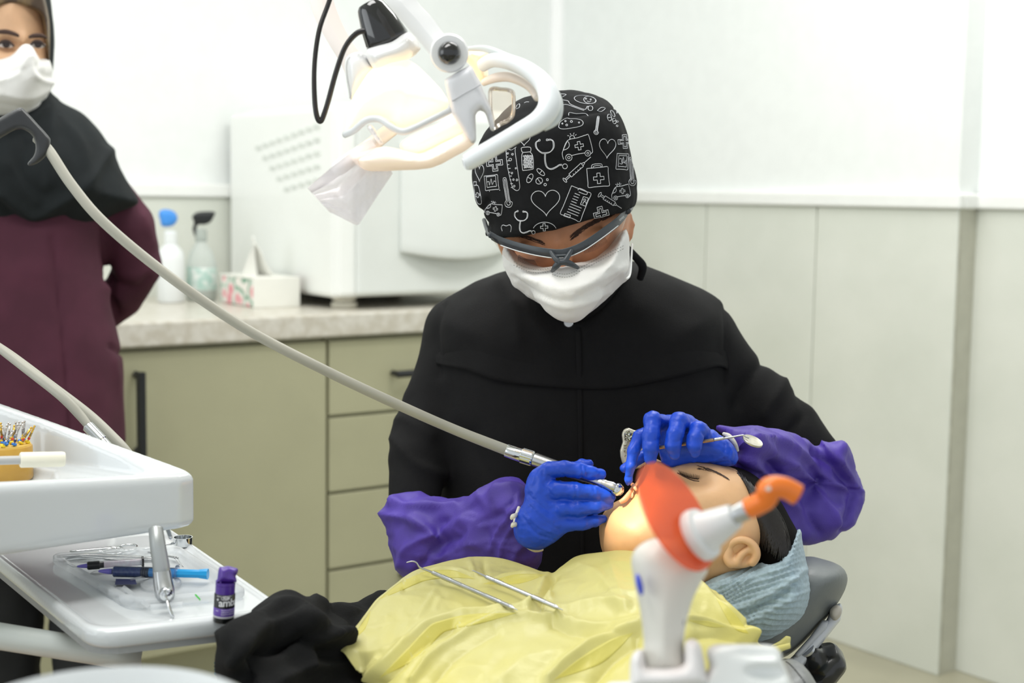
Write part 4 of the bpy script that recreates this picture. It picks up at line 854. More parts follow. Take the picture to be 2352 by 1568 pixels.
patch('placket', [(1322, 752), (1326, 900), (1330, 1080), (1334, 1290)], [(1334, 752), (1337, 900), (1339, 1080), (1342, 1290)], TUN, M_tun, .0008, 40, 4, .0016, de)
col_ = Blob(1305, 690, 1.86); col_.lens([(1215, 655), (1250, 720), (1300, 752), (1345, 745), (1400, 700), (1450, 600), (1420, 590), (1300, 640)], 0, .05, R=.02, k=.01)
col_.build('collar', M_tun, .004, de)
bp_ = P(1306, 741, 1.802); k8 = 1.8/FPX
lathe('button', [(11*k8, -.004), (11*k8, 0), (10*k8, .0015), (8.5*k8, .0015), (7.5*k8, .0008), (.0005, .0015)], bp_, -ray(1306, 741), mat('button_dark', (30, 32, 34), .2, metal=.6), de, 24)
lathe('button_rim', [(11*k8, 0), (11.3*k8, .001), (10.2*k8, .002), (9.6*k8, .0016)], bp_, -ray(1306, 741), M_steel, de, 28)
# body: head, neck, trunk, arms, thighs and legs as one surface
HB = Blob(1300, 560, 1.76)
HB.lens([(1128, 500), (1150, 420), (1300, 330), (1420, 390), (1445, 480), (1440, 560), (1420, 620), (1370, 670), (1310, 690), (1250, 670), (1190, 635), (1155, 590)], 0, .09, .09, R=.085, k=.02)
HB.limb([(1310, 640, .09, 90), (1325, 800, .18, 100)], .03).ell(1330, 1000, .18, .12, .20, .08, k=.03).ell(1335, 1400, .22, .13, .10, .10, k=.05)
HB.limb([(1070, 790, .17, 34), (985, 930, .14, 34), (955, 1060, .09, 34), (952, 1160, .06, 32), (960, 1215, .03, 28), (1080, 1230, -.05, 20), (1195, 1200, -.155, 15)], .02)
HB.limb([(1600, 790, .17, 34), (1730, 900, .15, 34), (1815, 985, .12, 34), (1875, 1060, .10, 32), (1900, 1110, .08, 28), (1800, 1085, .0, 20), (1725, 1045, -.09, 15)], .02)
HB.ell(1372, 545, -.083, .017, .009, .010, 25).ell(1212, 578, -.078, .017, .009, .010, -10).limb([(1300, 560, -.085, 14), (1294, 610, -.10, 20)], .012)
HB.limb([(1444, 495, .0, 8), (1449, 515, .004, 9), (1447, 540, .006, 8), (1438, 560, .01, 6)], .004)
bdy = HB.build('body', M_skinD, .004, de)
LG = Blob(1335, 1700, 2.0); LG.limb([(1250, 1460, .05, 80), (1080, 1640, -.18, 74), (1060, 1720, -.20, 62), (1080, 2350, -.12, 46), (1060, 2420, -.22, 40)], .03).limb([(1420, 1460, .05, 80), (1600, 1640, -.18, 74), (1620, 1720, -.20, 62), (1600, 2350, -.12, 46), (1620, 2420, -.22, 40)], .03).ell(1335, 1440, .05, .15, .1, .12, k=.05)
LG.build('trousers', M_tun, .007, de)
# the face gets a finer skin of its own shape
FB = bvh(bdy)
# cap
CB = Blob(1275, 390, 1.765)
CB.lens([(1085, 400), (1096, 345), (1120, 300), (1170, 248), (1225, 222), (1290, 212), (1350, 216), (1395, 235), (1425, 270), (1442, 315), (1455, 385), (1463, 430), (1456, 480), (1450, 560), (1300, 620), (1130, 600), (1115, 520), (1094, 460)], 0, .122, .10, R=.075, k=.01, smooth=3)
CB.lens([(1000, 546), (1116, 540), (1160, 538), (1210, 529), (1300, 511), (1380, 494), (1440, 478), (1560, 440), (1560, 800), (1000, 800)], 0, 5, R=.003, k=.004, sub=True, smooth=0)
cpf = foldfn([([(1120, 460), (1104, 490), (1118, 520)], -.006, 7), ([(1440, 440), (1455, 430)], -.003, 8), ([(1290, 270), (1350, 262), (1410, 250)], -.0016, 3)], noise=.0025, ns=22)
cpo = CB.build('cap', mat('black_cotton', (22, 23, 25), .9, var=.12, vs=200, bump=.06, bs=1800, spec=.2), .003, de, disp=cpf); CAPB = bvh(cpo)
# printed doodles: each list is one drawn line, in crop units
def cpx(x, y): return (1080+x/4.355, 200+y/4.355)
D = []
def ln(*pts, close=False):
    q = [cpx(*p) for p in pts]; D.append(q+[q[0]] if close else q)
def circ(x, y, r, ry=None, rot=0, n=14, a0=0, a1=360):
    ry = ry or r; o = []
    for k in range(n+1): t = math.radians(a0+(a1-a0)*k/n); X, Y = r*math.cos(t), ry*math.sin(t); c, s = math.cos(math.radians(rot)), math.sin(math.radians(rot)); o.append(cpx(x+c*X-s*Y, y+s*X+c*Y))
    D.append(o)
def crs(x, y, s, w, rot=0):
    o = []; c, d = math.cos(math.radians(rot)), math.sin(math.radians(rot))
    for X, Y in ((-w, -s), (w, -s), (w, -w), (s, -w), (s, w), (w, w), (w, s), (-w, s), (-w, w), (-s, w), (-s, -w), (-w, -w), (-w, -s)): o.append(cpx(x+c*X-d*Y, y+d*X+c*Y))
    D.append(('p', o))
def heart(x, y, s, rot=0, sx=1):
    o = []; c, d = math.cos(math.radians(rot)), math.sin(math.radians(rot))
    for k in range(29): t = 2*math.pi*k/28; X = 16*math.sin(t)**3/16*s*sx; Y = -(13*math.cos(t)-5*math.cos(2*t)-2*math.cos(3*t)-math.cos(4*t))/15*s; o.append(cpx(x+c*X-d*Y, y+d*X+c*Y))
    D.append(o)
def rect(x, y, w, h, rot=0, r=0):
    o = []; c, d = math.cos(math.radians(rot)), math.sin(math.radians(rot))
    for X, Y in ((-w, -h), (w, -h), (w, h), (-w, h), (-w, -h)): o.append(cpx(x+c*X-d*Y, y+d*X+c*Y))
    D.append(('p', o))
def steth(x, y, s, rot=0):
    c, d = math.cos(math.radians(rot)), math.sin(math.radians(rot)); T_ = lambda X, Y: (x+s*(c*X-d*Y), y+s*(d*X+c*Y))
    for e_ in (0, 9): ln(*[T_(X, Y) for X, Y in ((-62+e_*.6, -120+e_), (-95+e_, -95), (-90+e_, -40), (-40, 8-e_), (0, 14-e_), (50, 0-e_*.5), (88-e_, -45), (85-e_, -105), (55, -128+e_), (25, -125+e_))])
    for e_ in (-5, 5): ln(*[T_(X, Y) for X, Y in ((e_, 14), (e_, 90), (18+e_, 150), (60, 170-e_), (110, 150-e_), (140, 130-e_), (168, 128-e_))])
    circ(*T_(198, 142), 24*s); circ(*T_(20, -122), 9*s); circ(*T_(-58, -118), 9*s)
def ambul(x, y, s, rot=0):
    c, d = math.cos(math.radians(rot)), math.sin(math.radians(rot)); T_ = lambda X, Y: (x+s*(c*X-d*Y), y+s*(d*X+c*Y))
    ln(*[T_(*p) for p in ((-150, 110), (-155, 60), (-140, 20), (-80, -70), (20, -80), (110, -95), (135, -85), (150, 60), (140, 90), (125, 95))])
    ln(*[T_(*p) for p in ((-65, 85), (0, 80), (70, 80))]); circ(*T_(-95, 100), 32*s); circ(*T_(-95, 100), 12*s); circ(*T_(98, 88), 28*s); circ(*T_(98, 88), 10*s)
    ln(*[T_(*p) for p in ((-140, 20), (-85, -60), (-70, -20), (-95, 10), (-140, 20))]); crs(*T_(25, 0), 42*s, 13*s, rot)
    ln(*[T_(*p) for p in ((-55, -75), (-50, -105), (-15, -108), (-8, -78))])
    for p in (((-75, -118), (-60, -112)), ((-45, -135), (-38, -118)), ((-5, -135), (-15, -118)), ((15, -115), (2, -108))): ln(*[T_(*q) for q in p])
def thermo(x, y, s, rot=0):
    c, d = math.cos(math.radians(rot)), math.sin(math.radians(rot)); T_ = lambda X, Y: (x+s*(c*X-d*Y), y+s*(d*X+c*Y))
    ln(*[T_(*p) for p in ((-18, 100), (-20, -120), (0, -150), (20, -120), (20, 100), (42, 130), (30, 170), (0, 182), (-34, 165), (-40, 130), (-18, 100))])
    ln(*[T_(*p) for p in ((-7, 110), (-7, -110), (7, -110), (8, 110), (20, 130), (12, 155), (-12, 155), (-20, 130), (-7, 110))])
def pill(x, y, a, b, rot, bar=True):
    circ(x, y, a, b, rot)
    if bar: c, d = math.cos(math.radians(rot)), math.sin(math.radians(rot)); ln((x-d*b*-1*.9, y-c*b*.9), (x+d*b*-1*.9, y+c*b*.9))
def syr(x, y, L, rot):
    c, d = math.cos(math.radians(rot)), math.sin(math.radians(rot)); T_ = lambda X, Y: (x+c*X-d*Y, y+d*X+c*Y)
    D.append(('p', [cpx(*T_(*p)) for p in ((-.35*L, -20), (.35*L, -20), (.35*L, 20), (-.35*L, 20), (-.35*L, -20))])); ln(T_(.35*L, -12), T_(.47*L, -6), T_(.47*L, 6), T_(.35*L, 12)); ln(T_(.47*L, 0), T_(.85*L, 0)); ln(T_(-.35*L, -8), T_(-.62*L, -8)); ln(T_(-.35*L, 8), T_(-.62*L, 8))
    circ(*T_(-.66*L, 0), 10, 26, rot)
    for k in range(4): ln(T_(-.2*L+k*.13*L, 20), T_(-.2*L+k*.13*L, 6))
steth(750, 650, 1.0); ambul(1065, 590, 1.0, -9); heart(1372, 600, 100, 3, .82); syr(1060, 830, 230, -42)
rect(1278, 900, 105, 95, -5); ln((1215, 815), (1222, 775), (1310, 768), (1318, 800)); ln((1232, 812), (1236, 790), (1300, 784), (1304, 802)); crs(1285, 912, 52, 16, -4)
heart(755, 1140, 132, -3, 1.08); thermo(365, 1040, .9, -9); thermo(1270, 375, .55, 8); thermo(1612, 830, .85, -4)
ln((362, 605), (360, 640), (375, 800), (420, 990), (440, 1020), (470, 1035), (495, 1010), (490, 930), (450, 640), (462, 600), (410, 630), (362, 605))
for k in range(9): ln((365+k*5.5, 700+k*38), (380+k*5.5+(10 if k % 2 else 0), 699+k*38))
for x, y, r in ((376, 664, 8), (424, 672, 9), (402, 725, 13), (457, 812, 7), (418, 860, 8), (433, 925, 8), (468, 928, 9), (440, 990, 9)): circ(x, y, r, n=8)
ln((512, 620), (520, 605), (600, 602), (606, 640), (590, 648), (525, 652), (512, 620)); ln((530, 655), (516, 690), (524, 820), (540, 832), (620, 822), (632, 800), (626, 690), (600, 650))
for k in range(30): a_ = 540+(k % 5)*18+(k//5 % 2)*6; b_ = 690+(k//5)*22; pill(a_, b_, 10, 5.5, (k*47) % 180, False)
pill(597, 912, 48, 25, -62); pill(706, 850, 48, 20, 40); pill(690, 938, 34, 31, -35); circ(772, 926, 10); circ(750, 975, 12)
rect(1055, 1165, 105, 150, 22); ln((1078, 1030), (1095, 1012), (1165, 1045), (1160, 1075), (1085, 1048)); rect(1143, 1142, 26, 42, 20); circ(1145, 1128, 10); ln((1125, 1170), (1135, 1148), (1155, 1150), (1162, 1178)); rect(970, 1285, 30, 13, 18)
for k in range(8):
    x0, y0 = 1045-k*11, 1062+k*26; ln((x0, y0), (x0+(55 if k < 4 else 120)*.93, y0+(55 if k < 4 else 120)*.37))
syr(1390, 1135, 170, 32); ambul(1505, 1040, .62, -6); crs(1545, 545, 68, 22, -4); crs(1545, 545, 50, 12, -4); rect(1520, 745, 58, 78, 4); rect(1522, 740, 40, 55, 4); ln((1490, 720), (1510, 715), (1515, 760), (1530, 700), (1540, 760), (1556, 730)); ln((1490, 760), (1515, 770), (1530, 750), (1556, 765))
rect(215, 955, 66, 72, -6); rect(213, 945, 46, 52, -6); ln((170, 950), (188, 945), (195, 980), (210, 915), (222, 975), (238, 940), (252, 945)); ln((195, 1035), (195, 1045)); ln((295, 1025), (298, 1035))
crs(245, 760, 80, 26, -6); crs(245, 760, 60, 14, -6); heart(95, 850, 85, 0, .5); ln((40, 985), (70, 980), (90, 1010), (115, 1140), (100, 1170), (70, 1150), (45, 1050), (40, 985)); rect(50, 965, 14, 18); crs(75, 1080, 24, 8, -10)
ambul(240, 1215, .55, 12); steth(505, 1330, .72, 8); ln((322, 1440), (312, 1400), (330, 1378), (362, 1388), (395, 1376), (412, 1400), (405, 1448))
circ(745, 1440, 120, 90, 0, 14, 200, 340); crs(740, 1400, 36, 11, -3); crs(1310, 1270, 75, 26, -14); crs(1310, 1270, 55, 12, -14)
ln((885, 400), (900, 350), (960, 312), (1000, 318), (1060, 318), (1110, 330), (1130, 360), (1100, 392), (960, 418), (905, 416), (885, 400)); ln((985, 285), (992, 255), (1060, 266), (1150, 264), (1180, 290))
for x, y, r in ((953, 341, 7), (1012, 346, 10), (966, 380, 9), (1088, 356, 6), (922, 366, 6)): circ(x, y, r, n=8)
circ(1195, 130, 60, 36, 8); circ(1150, 125, 110, 40, 8, 20); circ(1158, 118, 6); circ(1205, 125, 6); ln((1170, 140), (1190, 150), (1205, 140))
ln((925, 130), (980, 140), (1000, 170), (1080, 205), (1150, 225), (1170, 195), (1190, 195)); ln((925, 180), (975, 178), (1090, 220), (1140, 235)); circ(1202, 212, 24)
ln((1270, 235), (1310, 205), (1350, 212), (1310, 245), (1270, 235)); pill(1392, 305, 34, 20, 80); pill(1440, 340, 28, 17, 75); circ(1470, 345, 8); circ(1468, 388, 8); pill(1425, 265, 36, 14, 60, False)
ln((905, 70), (960, 75), (925, 98)); ln((455, 210), (470, 180), (495, 170), (490, 205), (460, 218)); ln((540, 160), (560, 150), (590, 150)); heart(540, 520, 60, 0, 1)
heart(1480, 220, 40, 20, .6)
LN = []; 
for q in D:
    if isinstance(q, tuple):
        p = np.array(q[1]); LN.append(np.array([p[i]+(p[i+1]-p[i])*t for i in range(len(p)-1) for t in (0, .25, .5, .75)]+[p[-1]]))
    else: LN.append(np.array(q))
parts_ = []
for L_ in LN:
    q = cat(L_, 3) if len(L_) > 2 else cat(L_, 4)
    pts = []
    for x, y in q:
        h_ = hit(CAPB, x, y, .0002)
        if h_ is not None: pts.append(h_)
    if len(pts) < 2: continue
    pts = np.array(pts); d_ = np.r_[1, np.linalg.norm(np.diff(pts, axis=0), axis=1)]; pts = pts[d_ > 1e-5]
    brk = [0]+[i for i in range(1, len(pts)) if np.linalg.norm(pts[i]-pts[i-1]) > .02]+[len(pts)]
    for s0_, s1_ in zip(brk[:-1], brk[1:]):
        if s1_-s0_ > 1: parts_.append(tube_data(pts[s0_:s1_], .00038, 4, False))
V, F = merge(parts_); obj('printed_doodles', V, F, mat('doodle_white', (205, 207, 212), .8), cpo, smooth=False, kind='stuff')
# mask
MB_ = Blob(1300, 645, 1.755)
MB_.lens([(1158, 558), (1200, 582), (1258, 604), (1292, 618), (1328, 597), (1392, 555), (1438, 520), (1446, 580), (1446, 634), (1428, 652), (1390, 690), (1350, 722), (1315, 737), (1278, 722), (1228, 688), (1182, 660), (1172, 640), (1157, 612)], 0, .116, .02, R=.052, k=.01, smooth=2)
MB_.ell(1302, 672, -.10, .024, .026, .022, k=.045)
mf = foldfn([([(1185, 640), (1250, 680), (1310, 690), (1380, 670), (1430, 630)], -.0022, 5), ([(1180, 625), (1250, 655), (1300, 665), (1370, 645), (1435, 612)], .0022, 7), ([(1215, 675), (1290, 705), (1340, 700), (1400, 670)], .002, 7), ([(1330, 680), (1380, 660)], -.0025, 8), ([(1240, 650), (1275, 665)], -.002, 8)], noise=.001, ns=40)
mko = MB_.build('face_mask', mat('mask_white', (236, 235, 232), .8, var=.01, bump=.15, bs=900), .003, de, disp=mf); MKB = bvh(mko)
for y_ in (0, 7):
    dots = [[(x, 596+y_+24*math.sin(math.pi*(x-1170)/130)), (x+2.5, 596.5+y_+24*math.sin(math.pi*(x-1170)/130))] for x in np.arange(1180, 1268, 5.5)]+[[(x, 617+y_-(x-1330)*.52), (x+2.5, 615.6+y_-(x-1330)*.52)] for x in np.arange(1330, 1430, 5.5)]+[[(x, 630+y_-(abs(x-1295)/26)**2*7), (x+2.5, 630+y_-(abs(x-1295)/26)**2*7)] for x in np.arange(1268, 1326, 5.5)]
    strokes('stitch_line', dots, MKB, .0004, mat('stitch_grey', (170, 170, 166), .8), mko, ns=4, kind='stuff')
ptube('ear_loop', [(1440, 640, 1.68, 3), (1448, 625, 1.70, 2.5), (1452, 560, 1.76, 2)], mat('loop_white', (240, 240, 240), .7), de, ns=8)
# brows and lashes
HBk = mat('hair_dark', (36, 26, 22), .6)
br = []
for k in range(170):
    t = random.random(); x, y = 1308+t*95, 548-t*52-6*math.sin(math.pi*t)+random.uniform(-7, 7)*(1-.5*t); br.append([(x, y), (x+7, y-6), (x+14, y-9)])
for k in range(150):
    t = random.random(); x, y = 1252-t*100, 561-t*20-7*math.sin(math.pi*t)+random.uniform(-5, 5)*(1-.5*t); br.append([(x, y), (x-7, y-3), (x-14, y-5)])
strokes('eyebrow_hair', br, FB, .00022, mat('brow_brown', (62, 40, 30), .7), de, kind='stuff', off=.0006)
ls = []
def lash(x0, y0, x1, y1, n, dx, dy, Y, sag):
    o = []
    for k in range(n):
        t = k/(n-1); x = x0+(x1-x0)*t; y = y0+(y1-y0)*t+sag*math.sin(math.pi*t); a_ = P(x, y, Y); b_ = P(x+dx*(t-.5)*2+2, y+dy*.6, Y-.004); c_ = P(x+dx*(t-.5)*2.6+4, y+dy, Y-.007); o.append(tube_data(cat(np.array([a_, b_, c_]), 3), np.linspace(.0003, .00008, 7), 4, False))
    return o
V, F = merge(lash(1345, 566, 1385, 540, 26, 5, 16, 1.662, 5)+lash(1192, 585, 1226, 597, 22, 4, 15, 1.668, 3)); obj('eyelashes', V, F, HBk, de, kind='stuff')
# glasses
gl_ = [(1126, 540, 1.712), (1150, 553, 1.684), (1185, 565, 1.662), (1230, 576, 1.644), (1270, 582, 1.636), (1300, 581, 1.634), (1340, 565, 1.638), (1385, 535, 1.652), (1420, 508, 1.676), (1440, 484, 1.708)]
gg = cat(np.array(gl_), 5)
go_ = obj('glasses_frame', *(lambda: (lambda V: (V, [f for i in range(len(gg)-1) for f in [(i*4+k, i*4+(k+1) % 4, (i+1)*4+(k+1) % 4, (i+1)*4+k) for k in range(4)]]+[(3, 2, 1, 0), tuple(len(V)-4+k for k in range(4))]))([p for x, y, Y in gg for p in (P(x-2, y-11, Y), P(x+2, y+11, Y), P(x+2, y+10, Y+.005), P(x-2, y-10, Y+.005))]))(), mat('glasses_grey', (58, 64, 70), .38, var=.05), de)
mod(go_, 'BEVEL', width=.001, segments=2)
for p_ in ([(1264, 576, 1.632, 5), (1276, 594, 1.627, 6.5), (1284, 602, 1.626, 8), (1276, 612, 1.629, 7.5), (1268, 623, 1.636, 4)], [(1314, 572, 1.632, 5), (1302, 592, 1.627, 6.5), (1298, 601, 1.626, 8), (1312, 606, 1.629, 7), (1328, 615, 1.636, 4)], [(1276, 588, 1.628, 4), (1306, 586, 1.628, 4)], [(1282, 602, 1.626, 8), (1300, 601, 1.626, 8)]): ptube('nose_bridge', p_, mat('glasses_grey', (0, 0, 0)), go_, ns=8, sub=4)
ptube('temple', [(1128, 541, 1.712, 7), (1120, 528, 1.75, 6), (1112, 505, 1.80, 5)], mat('glasses_grey', (0, 0, 0)), go_, ns=8); ptube('temple', [(1440, 484, 1.708, 9), (1446, 478, 1.74, 8), (1452, 470, 1.80, 6)], mat('glasses_grey', (0, 0, 0)), go_, ns=8)
tpc = resamp(gg, 40); bt_ = resamp(cat(np.array([(1130, 548, 1.712), (1150, 578, 1.69), (1172, 602, 1.668), (1212, 616, 1.65), (1256, 622, 1.64), (1280, 606, 1.636), (1306, 602, 1.636), (1332, 612, 1.642), (1375, 594, 1.655), (1415, 562, 1.678), (1438, 502, 1.708)]), 5), 40)
V = []
for i in range(40):
    for j in range(8): q = tpc[i]+(bt_[i]-tpc[i])*j/7; V.append(P(q[0], q[1], q[2]-.003*math.sin(math.pi*j/7)))
ln_ = obj('glasses_lens', V, grid_faces(40, 8), clear('lens_clear', (250, 246, 243), .18, .02), go_)
ptube('lens_edge', [(x, y+10, Y-.002, 1.3) for x, y, Y in gl_[1:-1]], mat('edge_clear', (215, 218, 220), .2), go_, ns=5)
Vt, Ft = text_mesh('uvex', 9*1.69/FPX, .0001); c_, s_ = math.cos(math.radians(42)), math.sin(math.radians(42)); o_ = P(1424, 508, 1.668); Vw = [o_+(c_*x-s_*y)*_r+(s_*x+c_*y)*_u+(c_*x-s_*y)*_f*1.9 for x, y, _ in Vt]; obj('lettering', Vw, Ft, mat('lettering_grey', (170, 176, 180), .5), go_, smooth=False)
ptube('cap_tie', [(1440, 570, 1.80, 9), (1460, 590, 1.82, 9), (1476, 612, 1.83, 10), (1470, 640, 1.84, 8)], mat('black_cotton', (0, 0, 0)), de, ns=10)
# purple sleeves
SB = Blob(1050, 1220, 1.66)
SB.lens([(890, 1150), (915, 1134), (980, 1130), (1050, 1142), (1110, 1126), (1158, 1108), (1198, 1116), (1206, 1150), (1196, 1185), (1196, 1215), (1216, 1250), (1240, 1268), (1224, 1310), (1140, 1345), (1020, 1350), (940, 1335), (915, 1312), (900, 1260), (884, 1205)], 0, .052, .06, R=.05, k=.01, bend=[(900, 1180, .08), (1000, 1230, .05), (1100, 1220, 0), (1200, 1190, -.07)], smooth=3)
sf = foldfn([([(905, 1150), (960, 1165), (1050, 1160)], .006, 9), ([(890, 1180), (960, 1200), (1010, 1240)], .008, 12), ([(925, 1300), (940, 1260), (990, 1230)], .008, 12), ([(1010, 1240), (1060, 1180), (1150, 1130)], .007, 14), ([(1000, 1290), (1080, 1250), (1190, 1240)], .0016, 3), ([(1030, 1200), (1100, 1160)], -.005, 9), ([(1185, 1130), (1150, 1180), (1100, 1200)], -.004, 7), ([(1190, 1160), (1160, 1200), (1130, 1260)], .004, 6), ([(1195, 1200), (1170, 1220), (1150, 1280)], .004, 6), ([(1210, 1240), (1190, 1260), (1180, 1300)], .004, 6), ([(960, 1310), (1000, 1260), (1060, 1230)], -.005, 10)], noise=.003, ns=25, rn=.003, rs=24, rst=(1, 1, 1.8))
sl1 = SB.build('sleeve', M_pur, .003, de, disp=sf)
SB = Blob(1820, 1120, 1.72)
SB.lens([(1656, 988), (1700, 985), (1760, 992), (1830, 1010), (1880, 1032), (1915, 1020), (1945, 1018), (1964, 1060), (1978, 1120), (1982, 1160), (1970, 1195), (1945, 1222), (1890, 1238), (1840, 1246), (1790, 1235), (1750, 1160), (1718, 1100), (1690, 1082), (1694, 1045), (1680, 1010)], 0, .05, .06, R=.05, k=.01, bend=[(1680, 1030, -.14), (1720, 1045, -.115), (1780, 1090, -.03), (1870, 1110, .06), (1950, 1130, .09)], smooth=3)
sf2 = foldfn([([(1700, 1010), (1770, 1040), (1850, 1100), (1920, 1200)], .009, 14), ([(1700, 1050), (1760, 1085), (1830, 1170)], .006, 12), ([(1720, 1000), (1800, 1020), (1880, 1080), (1960, 1150)], .008, 12), ([(1895, 1030), (1930, 1060), (1965, 1130)], .007, 9), ([(1860, 1040), (1920, 1080), (1950, 1160), (1930, 1215)], -.007, 9), ([(1830, 1090), (1890, 1110), (1950, 1110)], .005, 7), ([(1760, 1060), (1830, 1130), (1880, 1220)], -.006, 10), ([(1690, 1045), (1720, 1050), (1740, 1065)], .004, 5), ([(1690, 1065), (1720, 1075), (1735, 1095)], .004, 5), ([(1690, 1020), (1720, 1018), (1760, 1010)], .004, 5)], noise=.002, ns=25, rn=.0034, rs=22, rst=(.7, 1, 1.3))
SB.build('sleeve', M_pur, .003, de, disp=sf2)
# white knitted cuffs
M_cuf = mat('cuff_white', (232, 228, 215), .8, var=.05, bump=.4, bs=500)
ptube('cuff', [(1192, 1165, 1.578, 4), (1186, 1185, 1.565, 5), (1184, 1205, 1.558, 6), (1192, 1230, 1.556, 6), (1208, 1250, 1.56, 6), (1228, 1262, 1.565, 6), (1245, 1262, 1.58, 4)], M_cuf, de, ns=10)
for p_ in ([(1186, 1182, 1.55, 5), (1178, 1186, 1.54, 6), (1174, 1192, 1.54, 3)], [(1190, 1205, 1.55, 5), (1180, 1204, 1.54, 6), (1175, 1210, 1.54, 3)]): ptube('cuff_tuft', p_, M_cuf, de, ns=8)
ptube('cuff', [(1662, 996, 1.59, 4), (1675, 1002, 1.58, 6), (1688, 1018, 1.578, 5), (1694, 1035, 1.582, 4)], M_cuf, de, ns=10)
# right glove (image left)
def g1(x, y): return 1160+x/5.6, 1010+y/5.6
def fing(pts): return [(*g1(x, y), dw, r/5.6) for x, y, r, dw in pts]
GB = Blob(1270, 1150, 1.552)
GB.lens([g1(*p) for p in ((300, 490), (345, 410), (430, 355), (540, 330), (640, 400), (640, 600), (680, 800), (760, 960), (790, 1120), (740, 1220), (620, 1300), (470, 1390), (350, 1360), (250, 1240), (190, 1090), (185, 950), (250, 780), (262, 620))], 0, .017, .024, R=.024, k=.01, smooth=3)
GB.limb(fing([(420, 520, 100, 0), (560, 385, 98, -.008), (760, 370, 100, -.012), (960, 395, 96, -.010), (1100, 430, 84, -.006), (1235, 440, 66, 0)]), .006)
GB.limb(fing([(480, 640, 105, -.002), (660, 640, 115, -.010), (900, 655, 108, -.014), (1120, 675, 92, -.010), (1290, 715, 72, -.004), (1380, 745, 48, 0)]), .004)
GB.limb(fing([(540, 850, 110, 0), (740, 880, 108, -.008), (940, 880, 100, -.010), (1180, 860, 82, -.006), (1340, 830, 55, .002)]), .004)
GB.limb(fing([(580, 1040, 105, .002), (780, 1080, 98, -.004), (980, 1075, 88, -.005), (1160, 1040, 72, 0), (1260, 1015, 52, .004)]), .004)
GB.limb(fing([(560, 420, 90, .03), (820, 380, 75, .035), (1000, 320, 68, .03), (1080, 310, 60, .026)]), .004)
GB.limb([(*g1(480, 1080), .004, 26), (*g1(300, 1180), .01, 26)], .02)
gf = foldfn([([g1(985, 330), g1(1000, 430), g1(985, 520)], -.0014, 2.2), ([g1(1040, 350), g1(1050, 460)], -.0008, 2), ([g1(900, 560), g1(915, 680), g1(905, 770)], -.0012, 2.2), ([g1(1130, 590), g1(1160, 700)], -.0009, 2), ([g1(900, 830), g1(925, 930)], -.001, 2), ([g1(300, 700), g1(450, 840), g1(620, 950)], -.0009, 2.2), ([g1(290, 760), g1(420, 900), g1(620, 1050)], .0009, 2.5), ([g1(330, 860), g1(480, 1020), g1(690, 1150)], -.0011, 2.2), ([g1(260, 900), g1(420, 1100), g1(680, 1220)], .0010, 2.5), ([g1(240, 1000), g1(400, 1200), g1(640, 1280)], -.0011, 2.2), ([g1(480, 400), g1(500, 560), g1(590, 700)], -.001, 2.2), ([g1(560, 460), g1(680, 520)], -.0012, 2.5), ([g1(740, 440), g1(790, 490)], -.001, 2)], noise=.0005, ns=90, rn=.0004, rs=140)
GB.build('glove', M_glv, .0016, de, disp=gf)
# left glove (image right)
def g2(x, y): return 1400+x/6.19, 930+y/6.19
def fin2(pts): return [(*g2(x, y), dw, r/6.19) for x, y, r, dw in pts]
GB = Blob(1560, 1020, 1.56)
GB.lens([g2(*p) for p in ((600, 190), (760, 140), (900, 128), (1100, 120), (1210, 185), (1400, 300), (1560, 410), (1720, 520), (1820, 660), (1830, 790), (1740, 870), (1400, 850), (1050, 870), (870, 905), (740, 820), (700, 600), (640, 400))], .012, .022, .02, R=.026, k=.01, smooth=3)
GB.limb(fin2([(760, 240, 105, -.004), (610, 215, 118, -.022), (590, 430, 118, -.032), (585, 600, 112, -.036), (580, 760, 86, -.034)]), .004)
GB.limb(fin2([(1120, 260, 120, -.004), (985, 230, 122, -.024), (925, 420, 112, -.034), (905, 560, 110, -.036), (925, 700, 78, -.032)]), .004)
GB.limb(fin2([(1330, 380, 118, -.004), (1265, 350, 118, -.022), (1215, 480, 108, -.030), (1205, 580, 104, -.032), (1215, 680, 68, -.030)]), .004)
GB.limb(fin2([(620, 360, 100, .0), (430, 450, 92, -.008), (345, 640, 82, -.014), (305, 860, 66, -.016), (270, 1060, 50, -.012), (262, 1110, 36, -.010)]), .004)
GB.limb(fin2([(520, 700, 80, .02), (320, 830, 72, .012), (210, 900, 62, .008)]), .004)
gf = foldfn([([g2(1400, 290), g2(1450, 350), g2(1430, 440)], -.0014, 2.2), ([g2(740, 220), g2(770, 330)], -.001, 2.2), ([g2(1040, 230), g2(1090, 330)], -.001, 2), ([g2(960, 520), g2(1030, 480)], -.001, 2), ([g2(640, 500), g2(700, 480)], -.001, 2), ([g2(1310, 380), g2(1350, 440)], -.001, 2), ([g2(1560, 430), g2(1640, 560), g2(1620, 760)], -.0012, 2.4), ([g2(1640, 500), g2(1740, 640), g2(1700, 820)], .0012, 2.4), ([g2(1700, 560), g2(1790, 700), g2(1740, 850)], -.0012, 2.4), ([g2(1200, 800), g2(1450, 790), g2(1650, 720)], .0012, 3), ([g2(1150, 840), g2(1450, 840), g2(1700, 800)], -.0012, 2.5), ([g2(250, 1030), g2(300, 1020)], -.001, 2)], noise=.0005, ns=90, rn=.0004, rs=140)
GB.build('glove', M_glv, .0016, de, disp=gf)
